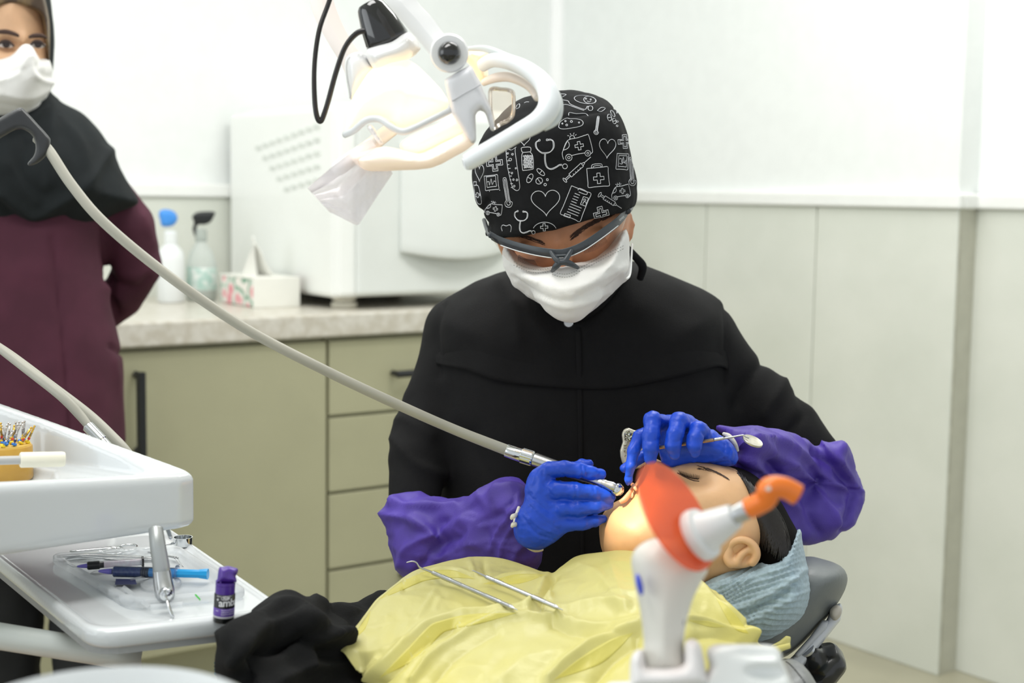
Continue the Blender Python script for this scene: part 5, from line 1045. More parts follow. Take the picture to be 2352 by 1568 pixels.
# mouth mirror held in the left glove
mm = thing('mouth_mirror', 'steel mouth mirror clasped under the blue fingers, its round end pointing right', 'mouth mirror', P(1600, 1015, 1.545))
def g2p(x, y, Y): return P(*g2(x, y), Y)
tube('handle', [g2p(560, 625, 1.546), g2p(1000, 562, 1.543), g2p(1480, 494, 1.540)], 27/6.19*1.54/FPX, mat('aged_steel', (170, 150, 130), .3, metal=1, var=.2, vs=100), mm, ns=6, smooth=False)
tube('collar', [g2p(1478, 494, 1.540), g2p(1632, 473, 1.539)], np.array([25, 21])/6.19*1.54/FPX, M_steel, mm, ns=12)
tube('neck', [g2p(1630, 473, 1.539), g2p(1760, 452, 1.538), g2p(1895, 430, 1.537), g2p(1935, 450, 1.536), g2p(1985, 470, 1.535)], np.array([16, 14, 12, 12, 12])/6.19*1.54/FPX, M_steel, mm, ns=10)
cM = g2p(2035, 512, 1.538); lx = (g2p(2175, 565, 1.538)-cM); nx_ = np.cross(lx, _f); nx_ /= np.linalg.norm(nx_); nM = nx_*.90-_f*.40; nM /= np.linalg.norm(nM); rM = np.linalg.norm(lx)
lathe('mirror_disc', [(rM*.96, -.0012), (rM, -.0008), (rM, .0008), (rM*.96, .0012), (rM*.9, .0010), (.0005, .0010)], cM, nM, mat('mirror_back', (205, 200, 185), .35, metal=.8, var=.08, vs=200), mm, 36)
# rhinestone badge on the tunic
bd_ = thing('rhinestone_badge', 'silver teddy-shaped rhinestone badge clipped to the black tunic above the blue glove', 'badge', P(1450, 1060, 1.66))
bb = Blob(1455, 1020, 1.66); bb.lens([(1428, 1060), (1424, 1035), (1430, 1015), (1428, 1000), (1432, 987), (1444, 982), (1458, 988), (1468, 986), (1490, 990), (1500, 1010), (1495, 1050), (1470, 1075), (1440, 1075)], 0, .004, R=.003, k=.002, smooth=2)
bb.build('frame', mat('badge_cream_metal', (200, 196, 180), .3, metal=.4, var=.04), .0011, bd_)
gm = mat('rhinestone', (225, 228, 215), .05, metal=.9, col2=(120, 120, 100), vs=500); rs_ = []
for k in range(90):
    x, y = 1434+random.random()*30, 992+random.random()*74
    if x < 1432+2*math.sin((y-1010)/14) or (y > 1020 and x < 1432): continue
    r_ = random.choice((2.2, 2.6, 3.0)); v, f = lathe_data([(r_*1.66/FPX, 0), (r_*1.66/FPX*.6, .0012), (.00005, .0014)], P(x, y, 1.6556), -ray(x, y)+np.random.uniform(-.2, .2, 3), 6); rs_.append((v, f))
for x, y in ((1446, 996), (1448, 1006)):
    v, f = lathe_data([(7*1.66/FPX, 0), (4.5*1.66/FPX, .002), (.0001, .0022)], P(x, y, 1.655), -ray(x, y), 8); rs_.append((v, f))
obj('rhinestones', *merge(rs_), gm, bd_, smooth=False, kind='stuff')
# stool
sto = thing('stool', 'round black operator stool under the dentist', 'stool', (.10, 2.13, 0))
lathe('seat', [(.001, .40), (.17, .40), (.19, .42), (.19, .45), (.17, .47), (.001, .475)], (.10, 2.13, 0), (0, 0, 1), mat('stool_vinyl', (30, 30, 32), .5), sto, 32); lathe('column', [(.03, .05), (.03, .4)], (.10, 2.13, 0), (0, 0, 1), M_steel, sto)
for k in range(5): t = k*2*math.pi/5; tube('base_leg', [(.10, 2.13, .07), (.10+.26*math.cos(t), 2.13+.26*math.sin(t), .03)], .02, M_blk, sto, ns=8)
# ------------------------------------------------------------------ the patient
M_skinP = mat('skin_light', (226, 180, 134), .45, var=.04, vs=40, bump=.04, bs=500, sss=.08)
pa = thing('person', 'reclining patient with closed eyes and open mouth, blue headscarf, under the yellow bib', 'person', (.05, 1.5, .6))
PB = Blob(1580, 1200, 1.575)
PB.lens([(1437, 1134), (1427, 1146), (1404, 1157), (1386, 1178), (1377, 1205), (1378, 1240), (1388, 1275), (1430, 1320), (1540, 1360), (1660, 1345), (1740, 1310), (1790, 1250), (1795, 1190), (1760, 1125), (1715, 1085), (1670, 1072), (1630, 1068), (1590, 1070), (1560, 1078), (1545, 1082), (1530, 1068), (1510, 1054), (1494, 1052), (1482, 1064), (1476, 1084), (1466, 1098), (1458, 1112), (1448, 1120), (1449, 1132)], 0, .072, .072, R=.055, k=.01, smooth=2)
PB.ell(1590, 1165, -.03, .042, .042, .040, k=.03)         # cheek and jaw
PB.ell(1582, 1092, -.075, .026, .012, .028, -12, .012, True).ell(1590, 1093, -.030, .015, .0075, .014, -14, .006)   # socket, closed lid
PB.limb([(1520, 1330, .0, 90), (1420, 1460, .0, 100)], .03)
PB.ell(1330, 1490, -.05, .15, .065, .12, k=.04).ell(1080, 1530, -.08, .13, .055, .12, k=.05).ell(860, 1640, -.13, .10, .05, .11, k=.05)
PB.limb([(790, 1690, -.18, 80), (300, 1760, -.30, 85), (60, 1800, -.32, 75), (-300, 1860, -.30, 60), (-420, 1840, -.30, 50)], .03).limb([(820, 1680, -.10, 80), (350, 1740, -.18, 85), (100, 1780, -.20, 75), (-260, 1840, -.18, 60), (-380, 1820, -.18, 50)], .03)
bp = PB.build('body', M_skinP, .0035, pa); BPB = bvh(bp)
# lips, teeth, mouth interior
M_lip_ = mat('lip', (230, 166, 130), .35, var=.05, sss=.05)
ptube('lower_lip', [(1424, 1153, 1.545, 5), (1434, 1147, 1.545, 7), (1441, 1139, 1.548, 6.5), (1447, 1130, 1.552, 5), (1452, 1121, 1.556, 4)], M_lip_, pa, ns=12)
ptube('upper_lip', [(1462, 1126, 1.545, 3), (1457, 1118, 1.55, 5), (1453, 1113, 1.57, 5), (1452, 1112, 1.60, 3)], M_lip_, pa, ns=10)
b = Blob(1450, 1136, 1.553); b.ell(1450, 1136, .0, .0026, .0042, .0035); b.build('tooth', mat('tooth_ivory', (245, 232, 205), .25, sss=.1), .0007, pa)
# eye line, lashes, brow
ll = []
for k in range(34):
    t = k/33; x, y = 1563+t*40, 1088+t*13+3*math.sin(math.pi*t); h_ = hit(BPB, x, y, .0006)
    if h_ is None: continue
    e_ = np.array([-.5+t*.9, -.6, .75]); e_ /= np.linalg.norm(e_); ln__ = .0050+.002*random.random(); ll.append(tube_data(cat(np.array([h_, h_+e_*ln__*.55+np.array([0, 0, -.0006]), h_+e_*ln__+np.array([-.001, 0, .0012])]), 3), np.linspace(.00034, .00008, 7), 4, False))
obj('eyelashes', *merge(ll), mat('hair_dark', (36, 26, 22), .6), pa, kind='stuff')
strokes('lid_line', [[(1556, 1086), (1575, 1096), (1592, 1103), (1606, 1105)]], BPB, .0007, mat('lid_shadow', (66, 42, 34), .6), pa, off=.0001)
bw = []
for k in range(150):
    t = random.random(); x, y = 1600+t*68, 1073+6*t+17*t*t+random.uniform(-4, 4)*(1-.7*t); bw.append([(x, y), (x+4, y+1+2*t), (x+8, y+2+5*t)])
strokes('eyebrow', bw, BPB, .00014, mat('brow_black', (70, 52, 44), .7), pa, off=.0004, kind='stuff')
# ear
EB = Blob(1708, 1268, 1.497)
def sm(pts, n=5): return cat(np.array(pts, float), n)
EB.lens([(1670, 1262), (1684, 1242), (1702, 1234), (1724, 1240), (1740, 1256), (1744, 1276), (1734, 1294), (1712, 1304), (1684, 1304), (1670, 1288)], .008, .007, R=.007, k=.006)
EB.ell(1708, 1270, -.004, .0135, .0125, .008, 30, .005, True)
EB.limb(sm([(1672, 1266, .002, 6), (1682, 1246, -.002, 6.5), (1702, 1239, -.004, 6), (1722, 1244, -.004, 6), (1736, 1259, -.003, 6), (1738, 1278, -.001, 6), (1728, 1294, .002, 6)]), .004)
EB.limb(sm([(1692, 1296, .001, 5), (1700, 1278, .0, 5), (1712, 1266, .0, 4.5), (1726, 1262, .001, 4)]), .005).limb(sm([(1674, 1268, .001, 6), (1670, 1282, .001, 7), (1678, 1296, .001, 7)]), .005)
EB.build('ear', M_skinP, .0011, pa)
# hair
M_hair = mat('hair_black', (12, 9, 8), .7, spec=.04, var=.2, vs=10, bump=.5, bs=40, stretch=(1, 1, 1))
HH = Blob(1760, 1190, 1.585); HH.lens([(1652, 1070), (1690, 1072), (1735, 1092), (1785, 1140), (1815, 1190), (1838, 1240), (1830, 1310), (1760, 1330), (1722, 1290), (1712, 1240), (1700, 1205), (1694, 1160), (1690, 1120), (1676, 1090)], 0, .087, .08, R=.03, k=.01, smooth=3)
HH.limb([(1690, 1190, -.07, 10), (1700, 1235, -.072, 12)], .01)
ho = HH.build('hair', M_hair, .003, pa); HHB = bvh(ho)
hs = []
for k in range(380):
    t = random.random(); x0, y0 = 1690+t*70+random.uniform(-4, 4), 1088+t*60+random.uniform(-8, 8); sd = random.uniform(.6, 1.1); hs.append([(x0, y0), (x0+24*sd+t*10, y0+50*sd), (x0+34*sd+t*16, y0+100*sd), (x0+30*sd+t*20, y0+140*sd)])
strokes('hair_strands', hs, HHB, .0005, mat('hair_black_strand', (27, 21, 18), .4), pa, off=.0005, kind='stuff')
# headscarf with crinkled ribs
SF = Blob(1750, 1360, 1.575); SF.lens([(1560, 1345), (1600, 1328), (1650, 1300), (1710, 1287), (1760, 1268), (1800, 1246), (1836, 1214), (1842, 1240), (1852, 1290), (1862, 1340), (1860, 1380), (1845, 1415), (1815, 1442), (1775, 1466), (1725, 1478), (1692, 1462), (1640, 1470), (1560, 1440)], 0, .100, .09, R=.026, k=.01, smooth=2)
def scf(q, N):
    x, y = proj(q); face = np.clip(-(N@SF.w), 0, 1)
    t = np.clip((y-1330+(x-1700)*.3)/130, 0, 1); ph = y+(x-1700)*(.40-.30*t)+5*np.sin(x/34+.6)+2.0*np.sin(x/13+y/19)+5*vnoise(q*18)
    rib = lambda p: 1-2*np.abs(np.sin(np.pi*p))**.8
    r = rib(ph/11.0)*.0021+rib(ph/5.3+.3*vnoise(q*40))*.0009
    f1 = np.exp(-((y-(1395-.35*(x-1700)-.0015*(x-1700)**2))/9)**2)*.006; f2 = np.exp(-((y-(1440-.55*(x-1700)))/8)**2)*.005; f3 = -np.exp(-((y-(1409-.35*(x-1700)-.0015*(x-1700)**2))/6)**2)*.004
    return (r+f1+f2+f3)*face+.0004*fbm(q*60)
SF.build('headscarf', mat('blue_grey_gauze', (172, 193, 204), .85, var=.08, vs=240, bump=.4, bs=1400, bdist=.0006, sheen=.1), .0018, pa, disp=scf)
# black clothing on the near arm and lap
GA = Blob(700, 1480, 1.30); GA.lens([(503, 1520), (522, 1476), (560, 1430), (606, 1394), (655, 1367), (700, 1376), (740, 1388), (785, 1380), (830, 1386), (862, 1366), (905, 1350), (920, 1400), (880, 1640), (820, 1700), (540, 1700), (505, 1570)], 0, .075, .06, R=.06, k=.01, smooth=3, bend=[(550, 1480, -.045), (700, 1450, .03), (800, 1400, .13), (850, 1380, .19), (840, 1500, .13), (820, 1600, .06), (600, 1600, -.03)])
gaf = foldfn([([(520, 1470), (580, 1430), (660, 1400), (720, 1440), (770, 1470)], .012, 16), ([(540, 1520), (600, 1450), (680, 1430), (760, 1480), (790, 1520)], .010, 14), ([(560, 1560), (610, 1490), (690, 1470), (740, 1500)], -.012, 14), ([(620, 1480), (640, 1490), (690, 1460), (745, 1450)], -.010, 9), ([(700, 1530), (740, 1460), (790, 1500), (840, 1560)], .010, 10), ([(720, 1385), (780, 1395), (830, 1420), (850, 1440)], .009, 12), ([(760, 1400), (800, 1420), (820, 1450)], -.009, 9), ([(650, 1560), (720, 1530), (800, 1540)], .008, 14)], noise=.006, ns=14, rn=.003, rs=12)
GA.build('black_garment', mat('black_jersey', (11, 12, 13), .9, var=.15, vs=30, bump=.3, bs=600, spec=.3), .0035, pa, disp=gaf)
bdz = []
for k in range(7): v, f = lathe_data([(.0002, -.002), (.0016, -.001), (.002, 0), (.0016, .001), (.0002, .002)], P(496+(k % 2)*5, 1522+k*4, 1.285), (0, 0, 1), 8); bdz.append((v, f))
obj('beaded_cuff', *merge(bdz), mat('teal_bead', (90, 130, 140), .2, metal=.4, var=.3, vs=400), pa)

# ------------------------------------------------------------------ yellow bib
crest = np.array([(782, 1498, .764), (806, 1458, .772), (835, 1420, .780), (870, 1376, .787), (915, 1338, .792), (960, 1311, .796), (1030, 1290, .798), (1095, 1279, .800), (1150, 1283, .800), (1210, 1300, .799), (1262, 1317, .797), (1290, 1300, .802), (1325, 1279, .808), (1380, 1270, .815), (1440, 1264, .822), (1500, 1278, .822), (1560, 1305, .818), (1615, 1345, .806), (1660, 1380, .796), (1700, 1425, .785), (1722, 1455, .778), (1738, 1478, .772), (1775, 1486, .766), (1812, 1482, .764)], float)
low = np.array([(850, 1572, .735), (862, 1595, .73), (880, 1620, .73), (910, 1660, .73), (950, 1690, .73), (1000, 1700, .73), (1060, 1700, .73), (1120, 1700, .73), (1180, 1700, .73), (1240, 1700, .73), (1290, 1700, .73), (1330, 1700, .73), (1380, 1700, .73), (1430, 1700, .73), (1480, 1700, .73), (1530, 1700, .73), (1580, 1690, .73), (1620, 1670, .73), (1650, 1650, .73), (1690, 1620, .735), (1715, 1590, .74), (1735, 1560, .745), (1770, 1520, .752), (1808, 1492, .760)], float)
NC, NR = 330, 190
ci_ = cat(crest, 14); li_ = cat(low, 14); a_ = np.stack([np.interp(np.linspace(0, 1, NC), np.linspace(0, 1, len(ci_)), ci_[:, k]) for k in range(3)], 1); b_ = np.stack([np.interp(np.linspace(0, 1, NC), np.linspace(0, 1, len(li_)), li_[:, k]) for k in range(3)], 1)
tr_ = np.linspace(0, 1, NR)[None, :, None]; G = a_[:, None, :]+(b_[:, None, :]-a_[:, None, :])*tr_; G[..., 2] = a_[:, None, 2]+(b_[:, None, 2]-a_[:, None, 2])*np.linspace(0, 1, NR)[None, :]**1.5
BV = PZ(G[..., 0], G[..., 1], G[..., 2])
bf = [([(856, 1562), (908, 1512), (960, 1455), (1000, 1432), (1079, 1417), (1191, 1412), (1262, 1380)], .010, 11), ([(880, 1568), (930, 1525), (985, 1470), (1040, 1442)], -.006, 8), ([(948, 1567), (1004, 1499), (1097, 1440), (1180, 1428), (1290, 1425)], .007, 7), ([(1000, 1568), (1060, 1500), (1140, 1455)], -.004, 12), ([(929, 1338), (985, 1322), (1041, 1318), (1090, 1336), (1116, 1343), (1190, 1330), (1258, 1321)], .006, 6), ([(930, 1355), (1000, 1338), (1060, 1345)], -.004, 8), ([(1079, 1286), (1093, 1335)], .004, 4), ([(1110, 1290), (1120, 1335), (1150, 1345)], -.004, 7), ([(1258, 1321), (1240, 1360), (1228, 1387), (1209, 1417)], .0045, 7), ([(1275, 1330), (1250, 1380), (1240, 1415)], -.006, 8), ([(1240, 1412), (1300, 1400), (1380, 1385), (1440, 1395)], .005, 9), ([(1290, 1425), (1380, 1440), (1470, 1430)], .006, 10), ([(1270, 1440), (1380, 1465), (1470, 1460)], -.004, 9), ([(1260, 1568), (1330, 1510), (1400, 1470), (1470, 1445)], .012, 14), ([(1360, 1568), (1400, 1520), (1460, 1480)], -.007, 14), ([(1150, 1568), (1200, 1520), (1290, 1500)], .004, 18), ([(1590, 1350), (1640, 1400), (1690, 1440), (1728, 1470)], .008, 10), ([(1575, 1385), (1640, 1425), (1700, 1452)], -.005, 9), ([(1575, 1425), (1620, 1428), (1680, 1450), (1735, 1475)], .006, 7), ([(1640, 1365), (1660, 1410), (1700, 1440)], .005, 7), ([(1580, 1470), (1650, 1460), (1730, 1485)], -.004, 10), ([(1330, 1300), (1380, 1330), (1430, 1400)], .004, 14), ([(1400, 1290), (1420, 1350), (1440, 1390)], .003, 12), ([(830, 1440), (880, 1440), (950, 1410)], -.003, 14), ([(800, 1500), (870, 1500), (920, 1480)], .003, 12), ([(870, 1520), (850, 1545), (830, 1545)], .005, 8), ([(960, 1420), (985, 1385), (1000, 1360)], .0022, 5), ([(1000, 1400), (1010, 1380)], .002, 5)]
q = BV.reshape(-1, 3); bfn = foldfn(bf, rn=.0016, rs=16, noise=.002, ns=10)
bf2 = foldfn([], rn=.0011, rs=38, rst=(1, .7, 1))
dy = np.gradient(BV, axis=0); dx = np.gradient(BV, axis=1); Nn = np.cross(dy, dx).reshape(-1, 3); Nn /= np.linalg.norm(Nn, axis=1)[:, None]+1e-12; Nn[Nn[:, 2] < 0] *= -1
q = q+Nn*((bfn(q, Nn)+bf2(q+.01*fbm(q*12)[:, None], Nn))*np.tile(np.clip(np.linspace(0, 1, NR)/.06, .3, 1), NC))[:, None]
BVd = q.reshape(NC, NR, 3)
# carry the sheet over the far side of the chest
back = []
for k, (dy_, dz_) in enumerate(((.10, -.10), (.075, -.06), (.05, -.03), (.025, -.010))): 
    r_ = BVd[:, 0, :].copy(); r_[:, 1] += dy_; r_[:, 2] += dz_; back.append(r_)
ALL = np.concatenate([np.stack(back, 1), BVd], 1)
m = bpy.data.materials.new('yellow_film'); m.use_nodes = True; nt = m.node_tree; b0 = nt.nodes['Principled BSDF']; b0.inputs['Roughness'].default_value = .38; b0.inputs['Base Color'].default_value = rgb((226, 214, 118)); b0.inputs['Specular IOR Level'].default_value = .5
tcn = nt.nodes.new('ShaderNodeTexCoord'); nz_ = nt.nodes.new('ShaderNodeTexNoise'); nz_.inputs['Scale'].default_value = 5; nz_.inputs['Detail'].default_value = 3; nt.links.new(tcn.outputs['Object'], nz_.inputs['Vector']); rr = nt.nodes.new('ShaderNodeValToRGB'); rr.color_ramp.elements[0].position = .42; rr.color_ramp.elements[1].position = .62; rr.color_ramp.elements[0].color = rgb((225, 219, 148)); rr.color_ramp.elements[1].color = rgb((226, 217, 128)); nt.links.new(nz_.outputs[0], rr.inputs[0]); nt.links.new(rr.outputs[0], b0.inputs['Base Color'])
n2 = nt.nodes.new('ShaderNodeTexNoise'); n2.inputs['Scale'].default_value = 45; n2.inputs['Detail'].default_value = 5; nt.links.new(tcn.outputs['Object'], n2.inputs['Vector']); bmp = nt.nodes.new('ShaderNodeBump'); bmp.inputs['Strength'].default_value = .35; bmp.inputs['Distance'].default_value = .004; nt.links.new(n2.outputs[0], bmp.inputs['Height']); nt.links.new(bmp.outputs[0], b0.inputs['Normal'])
tlc = nt.nodes.new('ShaderNodeBsdfTranslucent'); tlc.inputs[0].default_value = rgb((234, 225, 146)); mxs = nt.nodes.new('ShaderNodeMixShader'); mxs.inputs[0].default_value = .22; nt.links.new(b0.outputs[0], mxs.inputs[1]); nt.links.new(tlc.outputs[0], mxs.inputs[2]); nt.links.new(mxs.outputs[0], nt.nodes['Material Output'].inputs[0]); MATS['yellow_film'] = m
bib = obj('dental_bib', ALL.reshape(-1, 3), grid_faces(NC, NR+4), m); mod(bib, 'SOLIDIFY', thickness=.0012, offset=0); tag(bib, 'crinkled pale yellow plastic bib draped over the patient\'s chest', 'bib'); BIB = bvh(bib)
for i, pts in enumerate(([(1712, 1470), (1722, 1452), (1735, 1446), (1739, 1462), (1736, 1482), (1716, 1482)], [(1768, 1483), (1790, 1472), (1806, 1459), (1817, 1462), (1815, 1484), (1780, 1486)])):
    tb_ = Blob(*np.mean(pts, 0), 1.43 if i == 0 else 1.455); tb_.lens(pts, 0, .004, R=.003, k=.001, smooth=0); tb_.build('tie_end', m, .0012, bib)
# places where the film lies double and looks deeper yellow
m2 = m.copy(); m2.name = 'yellow_film_double'
for n_ in m2.node_tree.nodes:
    if n_.type == 'VALTORGB': n_.color_ramp.elements[0].color = rgb((226, 217, 116)); n_.color_ramp.elements[1].color = rgb((227, 214, 96))
for tp, lw in (([(872, 1556), (925, 1500), (982, 1440), (1010, 1426), (1080, 1411), (1190, 1407)], [(905, 1575), (960, 1512), (1012, 1458), (1040, 1446), (1105, 1432), (1205, 1416)]), ([(870, 1378), (915, 1341), (965, 1316), (1040, 1310), (1092, 1330)], [(880, 1392), (925, 1356), (980, 1334), (1045, 1328), (1085, 1340)]), ([(1110, 1342), (1180, 1320), (1255, 1320)], [(1120, 1348), (1190, 1342), (1250, 1340)]), ([(1642, 1368), (1690, 1412), (1720, 1456)], [(1640, 1392), (1682, 1440), (1734, 1474)]), ([(1578, 1424), (1625, 1426), (1668, 1440)], [(1578, 1438), (1628, 1440), (1672, 1448)]), ([(1270, 1562), (1330, 1512), (1400, 1470), (1455, 1452)], [(1330, 1572), (1370, 1530), (1420, 1492), (1458, 1470)]), ([(800, 1478), (826, 1440), (852, 1404)], [(806, 1484), (838, 1446), (862, 1408)])):
    lw[0] = tp[0]; lw[-1] = tp[-1]; patch('doubled_fold', tp, lw, BIB, m2, .0005, 48, 8, .0004, bib)
# instruments lying on the bib
def onbib(x, y, off): 
    h_ = hit(BIB, x, y, 0); h_ = h_ if h_ is not None else PZ(x, y, .78); h_[2] += off; return h_
for lab, pts, tip in (('double-ended steel scaler with long bent hook lying on the yellow bib', [(992, 1330), (1018, 1340), (1075, 1368), (1130, 1392), (1180, 1414)], [(932, 1311), (945, 1308), (955, 1311), (962, 1321), (974, 1327), (992, 1334)]), ('shorter straight steel probe lying on the yellow bib nearer the curing light', [(1114, 1350), (1150, 1365), (1200, 1390), (1250, 1410), (1282, 1424)], [(1085, 1336), (1098, 1342), (1116, 1351)])):
    t_ = thing('dental_scaler' if tip[0][0] < 1000 else 'dental_probe', lab, 'dental instrument', onbib(*pts[2], .002)); e0, e1 = onbib(*pts[0], .0032), onbib(*pts[-1], .0032)
    qs = resamp(np.array(pts, float), 24); mid = max(onbib(x, y, .0032)[2]-(e0[2]+(e1[2]-e0[2])*i/23) for i, (x, y) in enumerate(qs)); lift = max(mid, 0)+(.0035 if tip[0][0] > 1000 else 0); e0[2] += lift; e1[2] += lift; d_ = e1-e0; L_ = np.linalg.norm(d_); k3 = e0[1]/FPX
    R_ = 5.2*k3; prof = [(R_*.5, 0), (R_*.95, .002), (R_, .004)]
    n_ = 60
    for i in range(n_): h = .005+(L_-.011)*i/(n_-1); prof.append((R_*(1.02 if (i % 2 and not (24 < i < 30)) else .93)*(1.12 if (6 < i < 14 or 40 < i < 52) else 1), h))
    prof += [(R_, L_-.004), (R_*.6, L_-.001), (R_*.35, L_)]
    lathe('handle', prof, e0, d_, M_steel, t_, 16); u_ = d_/L_
    tp_ = [P(x, y, e0[1]-(0 if tip[0][0] > 1000 else .004)) for x, y in tip]; tp_ = [p+(e0+u_*.001-tp_[-1]) for p in tp_]; tube('tip', tp_, np.linspace(.0005, .0013, len(tp_)), M_steel, t_, ns=8)
    tube('far_tip', [e1-u_*.001, e1+u_*.006], [.0009, .0004], M_steel, t_, ns=8)
# ------------------------------------------------------------------ the assistant standing at the left
YA = 2.45
asn = thing('person', 'standing person in black headscarf, maroon coat and white mask at the left edge', 'person', tuple(P(30, 1000, YA)[:2])+(0,))
M_mar = mat('maroon_cloth', (84, 44, 59), .8, var=.1, vs=12, bump=.25, bs=700, spec=.25); M_hij = mat('black_scarf_cloth', (30, 35, 37), .85, var=.12, vs=25, bump=.3, bs=500, spec=.3)
M_skinA = mat('skin_beige', (222, 178, 140), .5, var=.04, vs=40, bump=.03, bs=400, sss=.06)
AB = Blob(30, 400, YA)
AB.lens([(-62, 60), (-50, 0), (0, -50), (60, -45), (98, 5), (110, 70), (112, 140), (102, 200), (75, 250), (40, 272), (-10, 262), (-45, 200), (-62, 130)], -.01, .075, .10, R=.075, k=.02)
AB.limb([(48, 85, -.075, 8), (60, 118, -.098, 11), (63, 140, -.10, 12)], .015).ell(15, 103, -.085, .022, .012, .02, 0, .012, True).ell(88, 108, -.075, .018, .012, .02, 0, .012, True)
AB.limb([(30, 240, .04, 62), (30, 360, .05, 75)], .03).ell(40, 620, .06, .11, .22, .06, k=.05).ell(40, 950, .06, .13, .15, .08, k=.06)
AB.limb([(-140, 430, .06, 40), (-215, 520, .07, 40), (-245, 610, .09, 36), (-200, 690, .14, 32), (-110, 745, .18, 28)], .02).limb([(205, 430, .06, 40), (285, 520, .07, 40), (312, 610, .09, 36), (280, 680, .14, 32), (215, 740, .18, 28)], .02)
AB.limb([(0, 1050, .06, 70), (-2, 1500, .06, 56), (-2, 1980, .07, 40)], .03).limb([(160, 1050, .06, 70), (216, 1500, .06, 56), (218, 1980, .07, 40)], .03)
ab = AB.build('body', M_skinA, .0045, asn); ABB = bvh(ab)
# eyes and brows
for cx_, w_ in ((13, 19), (86, 17)):
    e_ = Blob(cx_, 103, YA-.075); e_.ell(cx_, 103, 0, w_*YA/FPX, 7*YA/FPX, .008); eo = e_.build('eye', mat('eye_white', (205, 195, 190), .2), .0016, asn)
    h_ = P(cx_+1, 102, YA-.0835); lathe('iris', [(.0001, .0012), (.0055, .0008), (.006, -.0002)], h_, -ray(cx_, 102), mat('iris_brown', (45, 32, 28), .15), eo, 20)
    ptube('upper_lid', [(cx_-w_, 105, YA-.080, 2.4), (cx_-w_*.4, 95, YA-.086, 3.2), (cx_+w_*.4, 95.5, YA-.085, 3.2), (cx_+w_, 106, YA-.078, 2.2)], mat('lash_dark', (58, 40, 34), .6), asn, ns=6)
def browA(pts): return ptube('eyebrow', pts, mat('brow_dark', (66, 46, 38), .8), asn, ns=6)
browA([(-10, 74, YA-.088, 4), (15, 73, YA-.092, 6), (38, 80, YA-.092, 4.5), (42, 84, YA-.090, 2)]); browA([(66, 86, YA-.090, 3), (78, 82, YA-.088, 5.5), (95, 82, YA-.080, 5), (108, 87, YA-.070, 2)])
# hair under the scarf
HA_ = Blob(30, 20, YA); HA_.lens([(-75, 120), (-80, 30), (-50, -50), (30, -80), (88, -40), (104, 0), (113, 50), (114, 100), (112, 140), (105, 125), (98, 75), (90, 35), (60, 20), (25, 14), (-10, 25), (-40, 60), (-60, 110)], -.005, .078, .08, R=.007, k=.01)
HA_.build('hair', mat('hair_streaked', (74, 58, 44), .5, col2=(135, 112, 78), vs=14, stretch=(3, 3, 1), bump=.4, bs=60), .0035, asn)
# headscarf: hood, then cape over the shoulders
HJ = Blob(40, 260, YA)
HJ.lens([(-95, 150), (-105, 40), (-70, -60), (20, -110), (95, -75), (122, 0), (128, 60), (127, 110), (120, 165), (108, 220), (140, 300), (80, 330), (-60, 330), (-110, 240)], .03, .085, .10, R=.06, k=.02)
HJ.lens([(-40, 130), (-62, 60), (-45, 15), (0, -10), (55, -12), (95, 15), (113, 60), (118, 110), (116, 150), (104, 200), (85, 240), (45, 262), (-10, 250)], -.10, .11, R=.03, k=.012, sub=True)
HJ.lens([(-60, 240), (20, 225), (100, 225), (125, 240), (190, 262), (245, 325), (292, 408), (326, 466), (270, 496), (200, 524), (100, 542), (0, 540), (-110, 520), (-230, 470), (-190, 380), (-130, 280)], .03, .115, .11, R=.11, k=.03)
hf = foldfn([([(0, 445), (70, 495), (130, 470), (190, 430), (250, 350)], .009, 12), ([(0, 470), (70, 520), (150, 500)], -.006, 10), ([(115, 240), (120, 300), (110, 420)], .007, 14), ([(140, 270), (190, 330), (210, 430)], .006, 16), ([(100, 250), (40, 290), (0, 300)], .008, 12), ([(60, 330), (50, 400), (100, 450)], -.006, 16), ([(20, 380), (80, 460)], .005, 14)], noise=.005, ns=10)
HJ.build('headscarf', M_hij, .005, asn, disp=hf)
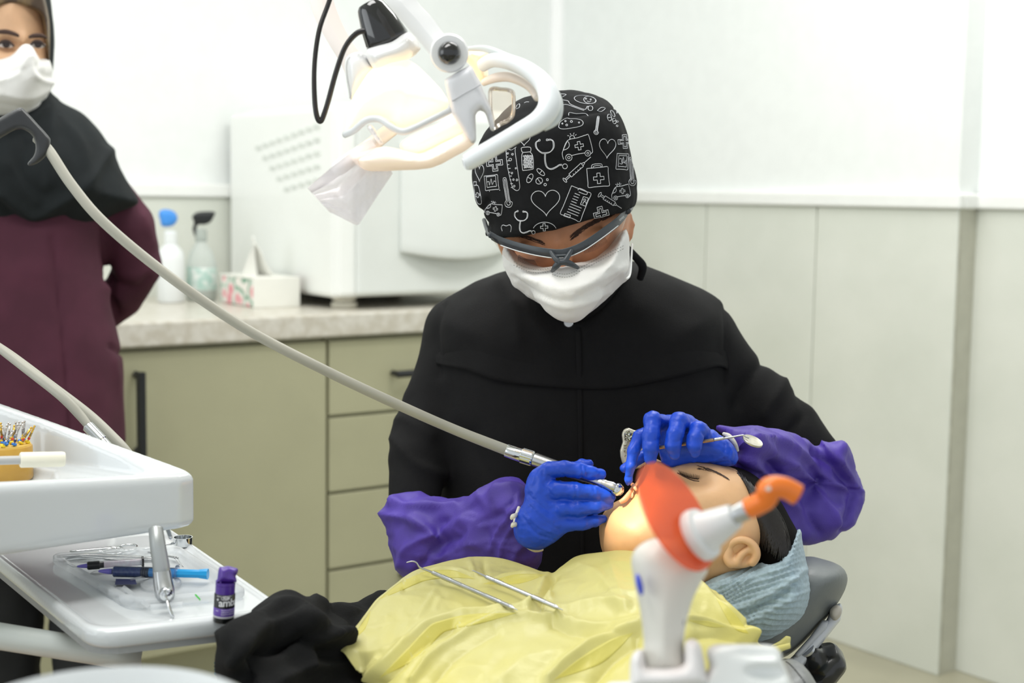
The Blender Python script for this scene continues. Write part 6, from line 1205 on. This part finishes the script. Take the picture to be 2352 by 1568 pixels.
# mask
MK = Blob(50, 190, YA)
MK.lens([(-70, 135), (0, 124), (40, 113), (62, 106), (72, 114), (80, 130), (114, 137), (123, 180), (112, 215), (95, 246), (70, 264), (30, 272), (-30, 264), (-65, 215)], -.01, .108, .02, R=.055, k=.01, smooth=2); MK.ell(62, 150, -.10, .016, .03, .022, k=.03)
MK.build('face_mask', mat('mask_white', (236, 235, 232), .8), .0035, asn, disp=foldfn([([(70, 130), (78, 170), (120, 190)], .005, 7), ([(65, 130), (40, 170), (0, 185)], .005, 7), ([(85, 150), (100, 175), (118, 178)], -.005, 7), ([(50, 160), (20, 170), (0, 172)], -.004, 7), ([(110, 205), (70, 225), (0, 215)], .003, 8), ([(0, 240), (60, 250), (100, 235)], -.003, 8)], noise=.001, ns=30))
# coat with arms folded behind the back
CT = Blob(40, 760, YA)
CT.lens([(-190, 420), (-60, 380), (150, 380), (235, 440), (245, 520), (246, 600), (252, 680), (270, 760), (284, 830), (287, 920), (290, 1010), (300, 1150), (300, 1270), (-230, 1270), (-225, 1000), (-205, 780), (-175, 620), (-195, 500)], .05, .115, .12, R=.10, k=.02)
CT.limb([(215, 420, .06, 70), (285, 520, .07, 72), (312, 610, .09, 60), (280, 680, .14, 52), (215, 740, .18, 44)], .02).limb([(-150, 420, .06, 70), (-215, 520, .07, 72), (-245, 610, .09, 60), (-200, 690, .14, 50), (-110, 745, .18, 44)], .02)
CT.build('coat', M_mar, .006, asn, disp=foldfn([([(120, 545), (135, 700), (150, 850), (165, 1050)], -.006, 6), ([(240, 520), (245, 600), (270, 720)], -.006, 8), ([(250, 640), (310, 660), (340, 640)], -.006, 10), ([(280, 690), (240, 660)], .006, 12), ([(252, 795), (275, 812)], -.008, 5), ([(262, 830), (280, 950), (285, 1010)], .005, 8), ([(330, 500), (350, 560)], .005, 12)], noise=.004, ns=8))
# trousers and shoes
for cx_ in (-2, 218):
    lg = Blob(cx_, 445, YA+.06); lg.limb([(cx_, 1300, 0, 104), (cx_, 1600, 0, 92), (cx_, 1960, .0, 74)], .02); lg.build('trouser_leg', mat('black_trousers', (18, 20, 22), .8, var=.1, bump=.2, bs=400), .006, asn, disp=foldfn([], noise=.005, ns=12))
    b = P(cx_, 2000, YA+.06); sh_b = Blob(cx_, 2030, YA+.02); sh_b.lens([(cx_-65, 2075), (cx_-60, 2000), (cx_, 1975), (cx_+60, 2000), (cx_+65, 2075)], 0, .14, .08, R=.05, k=.01); sh_b.build('shoe', mat('shoe_black', (20, 20, 22), .5), .006, asn)
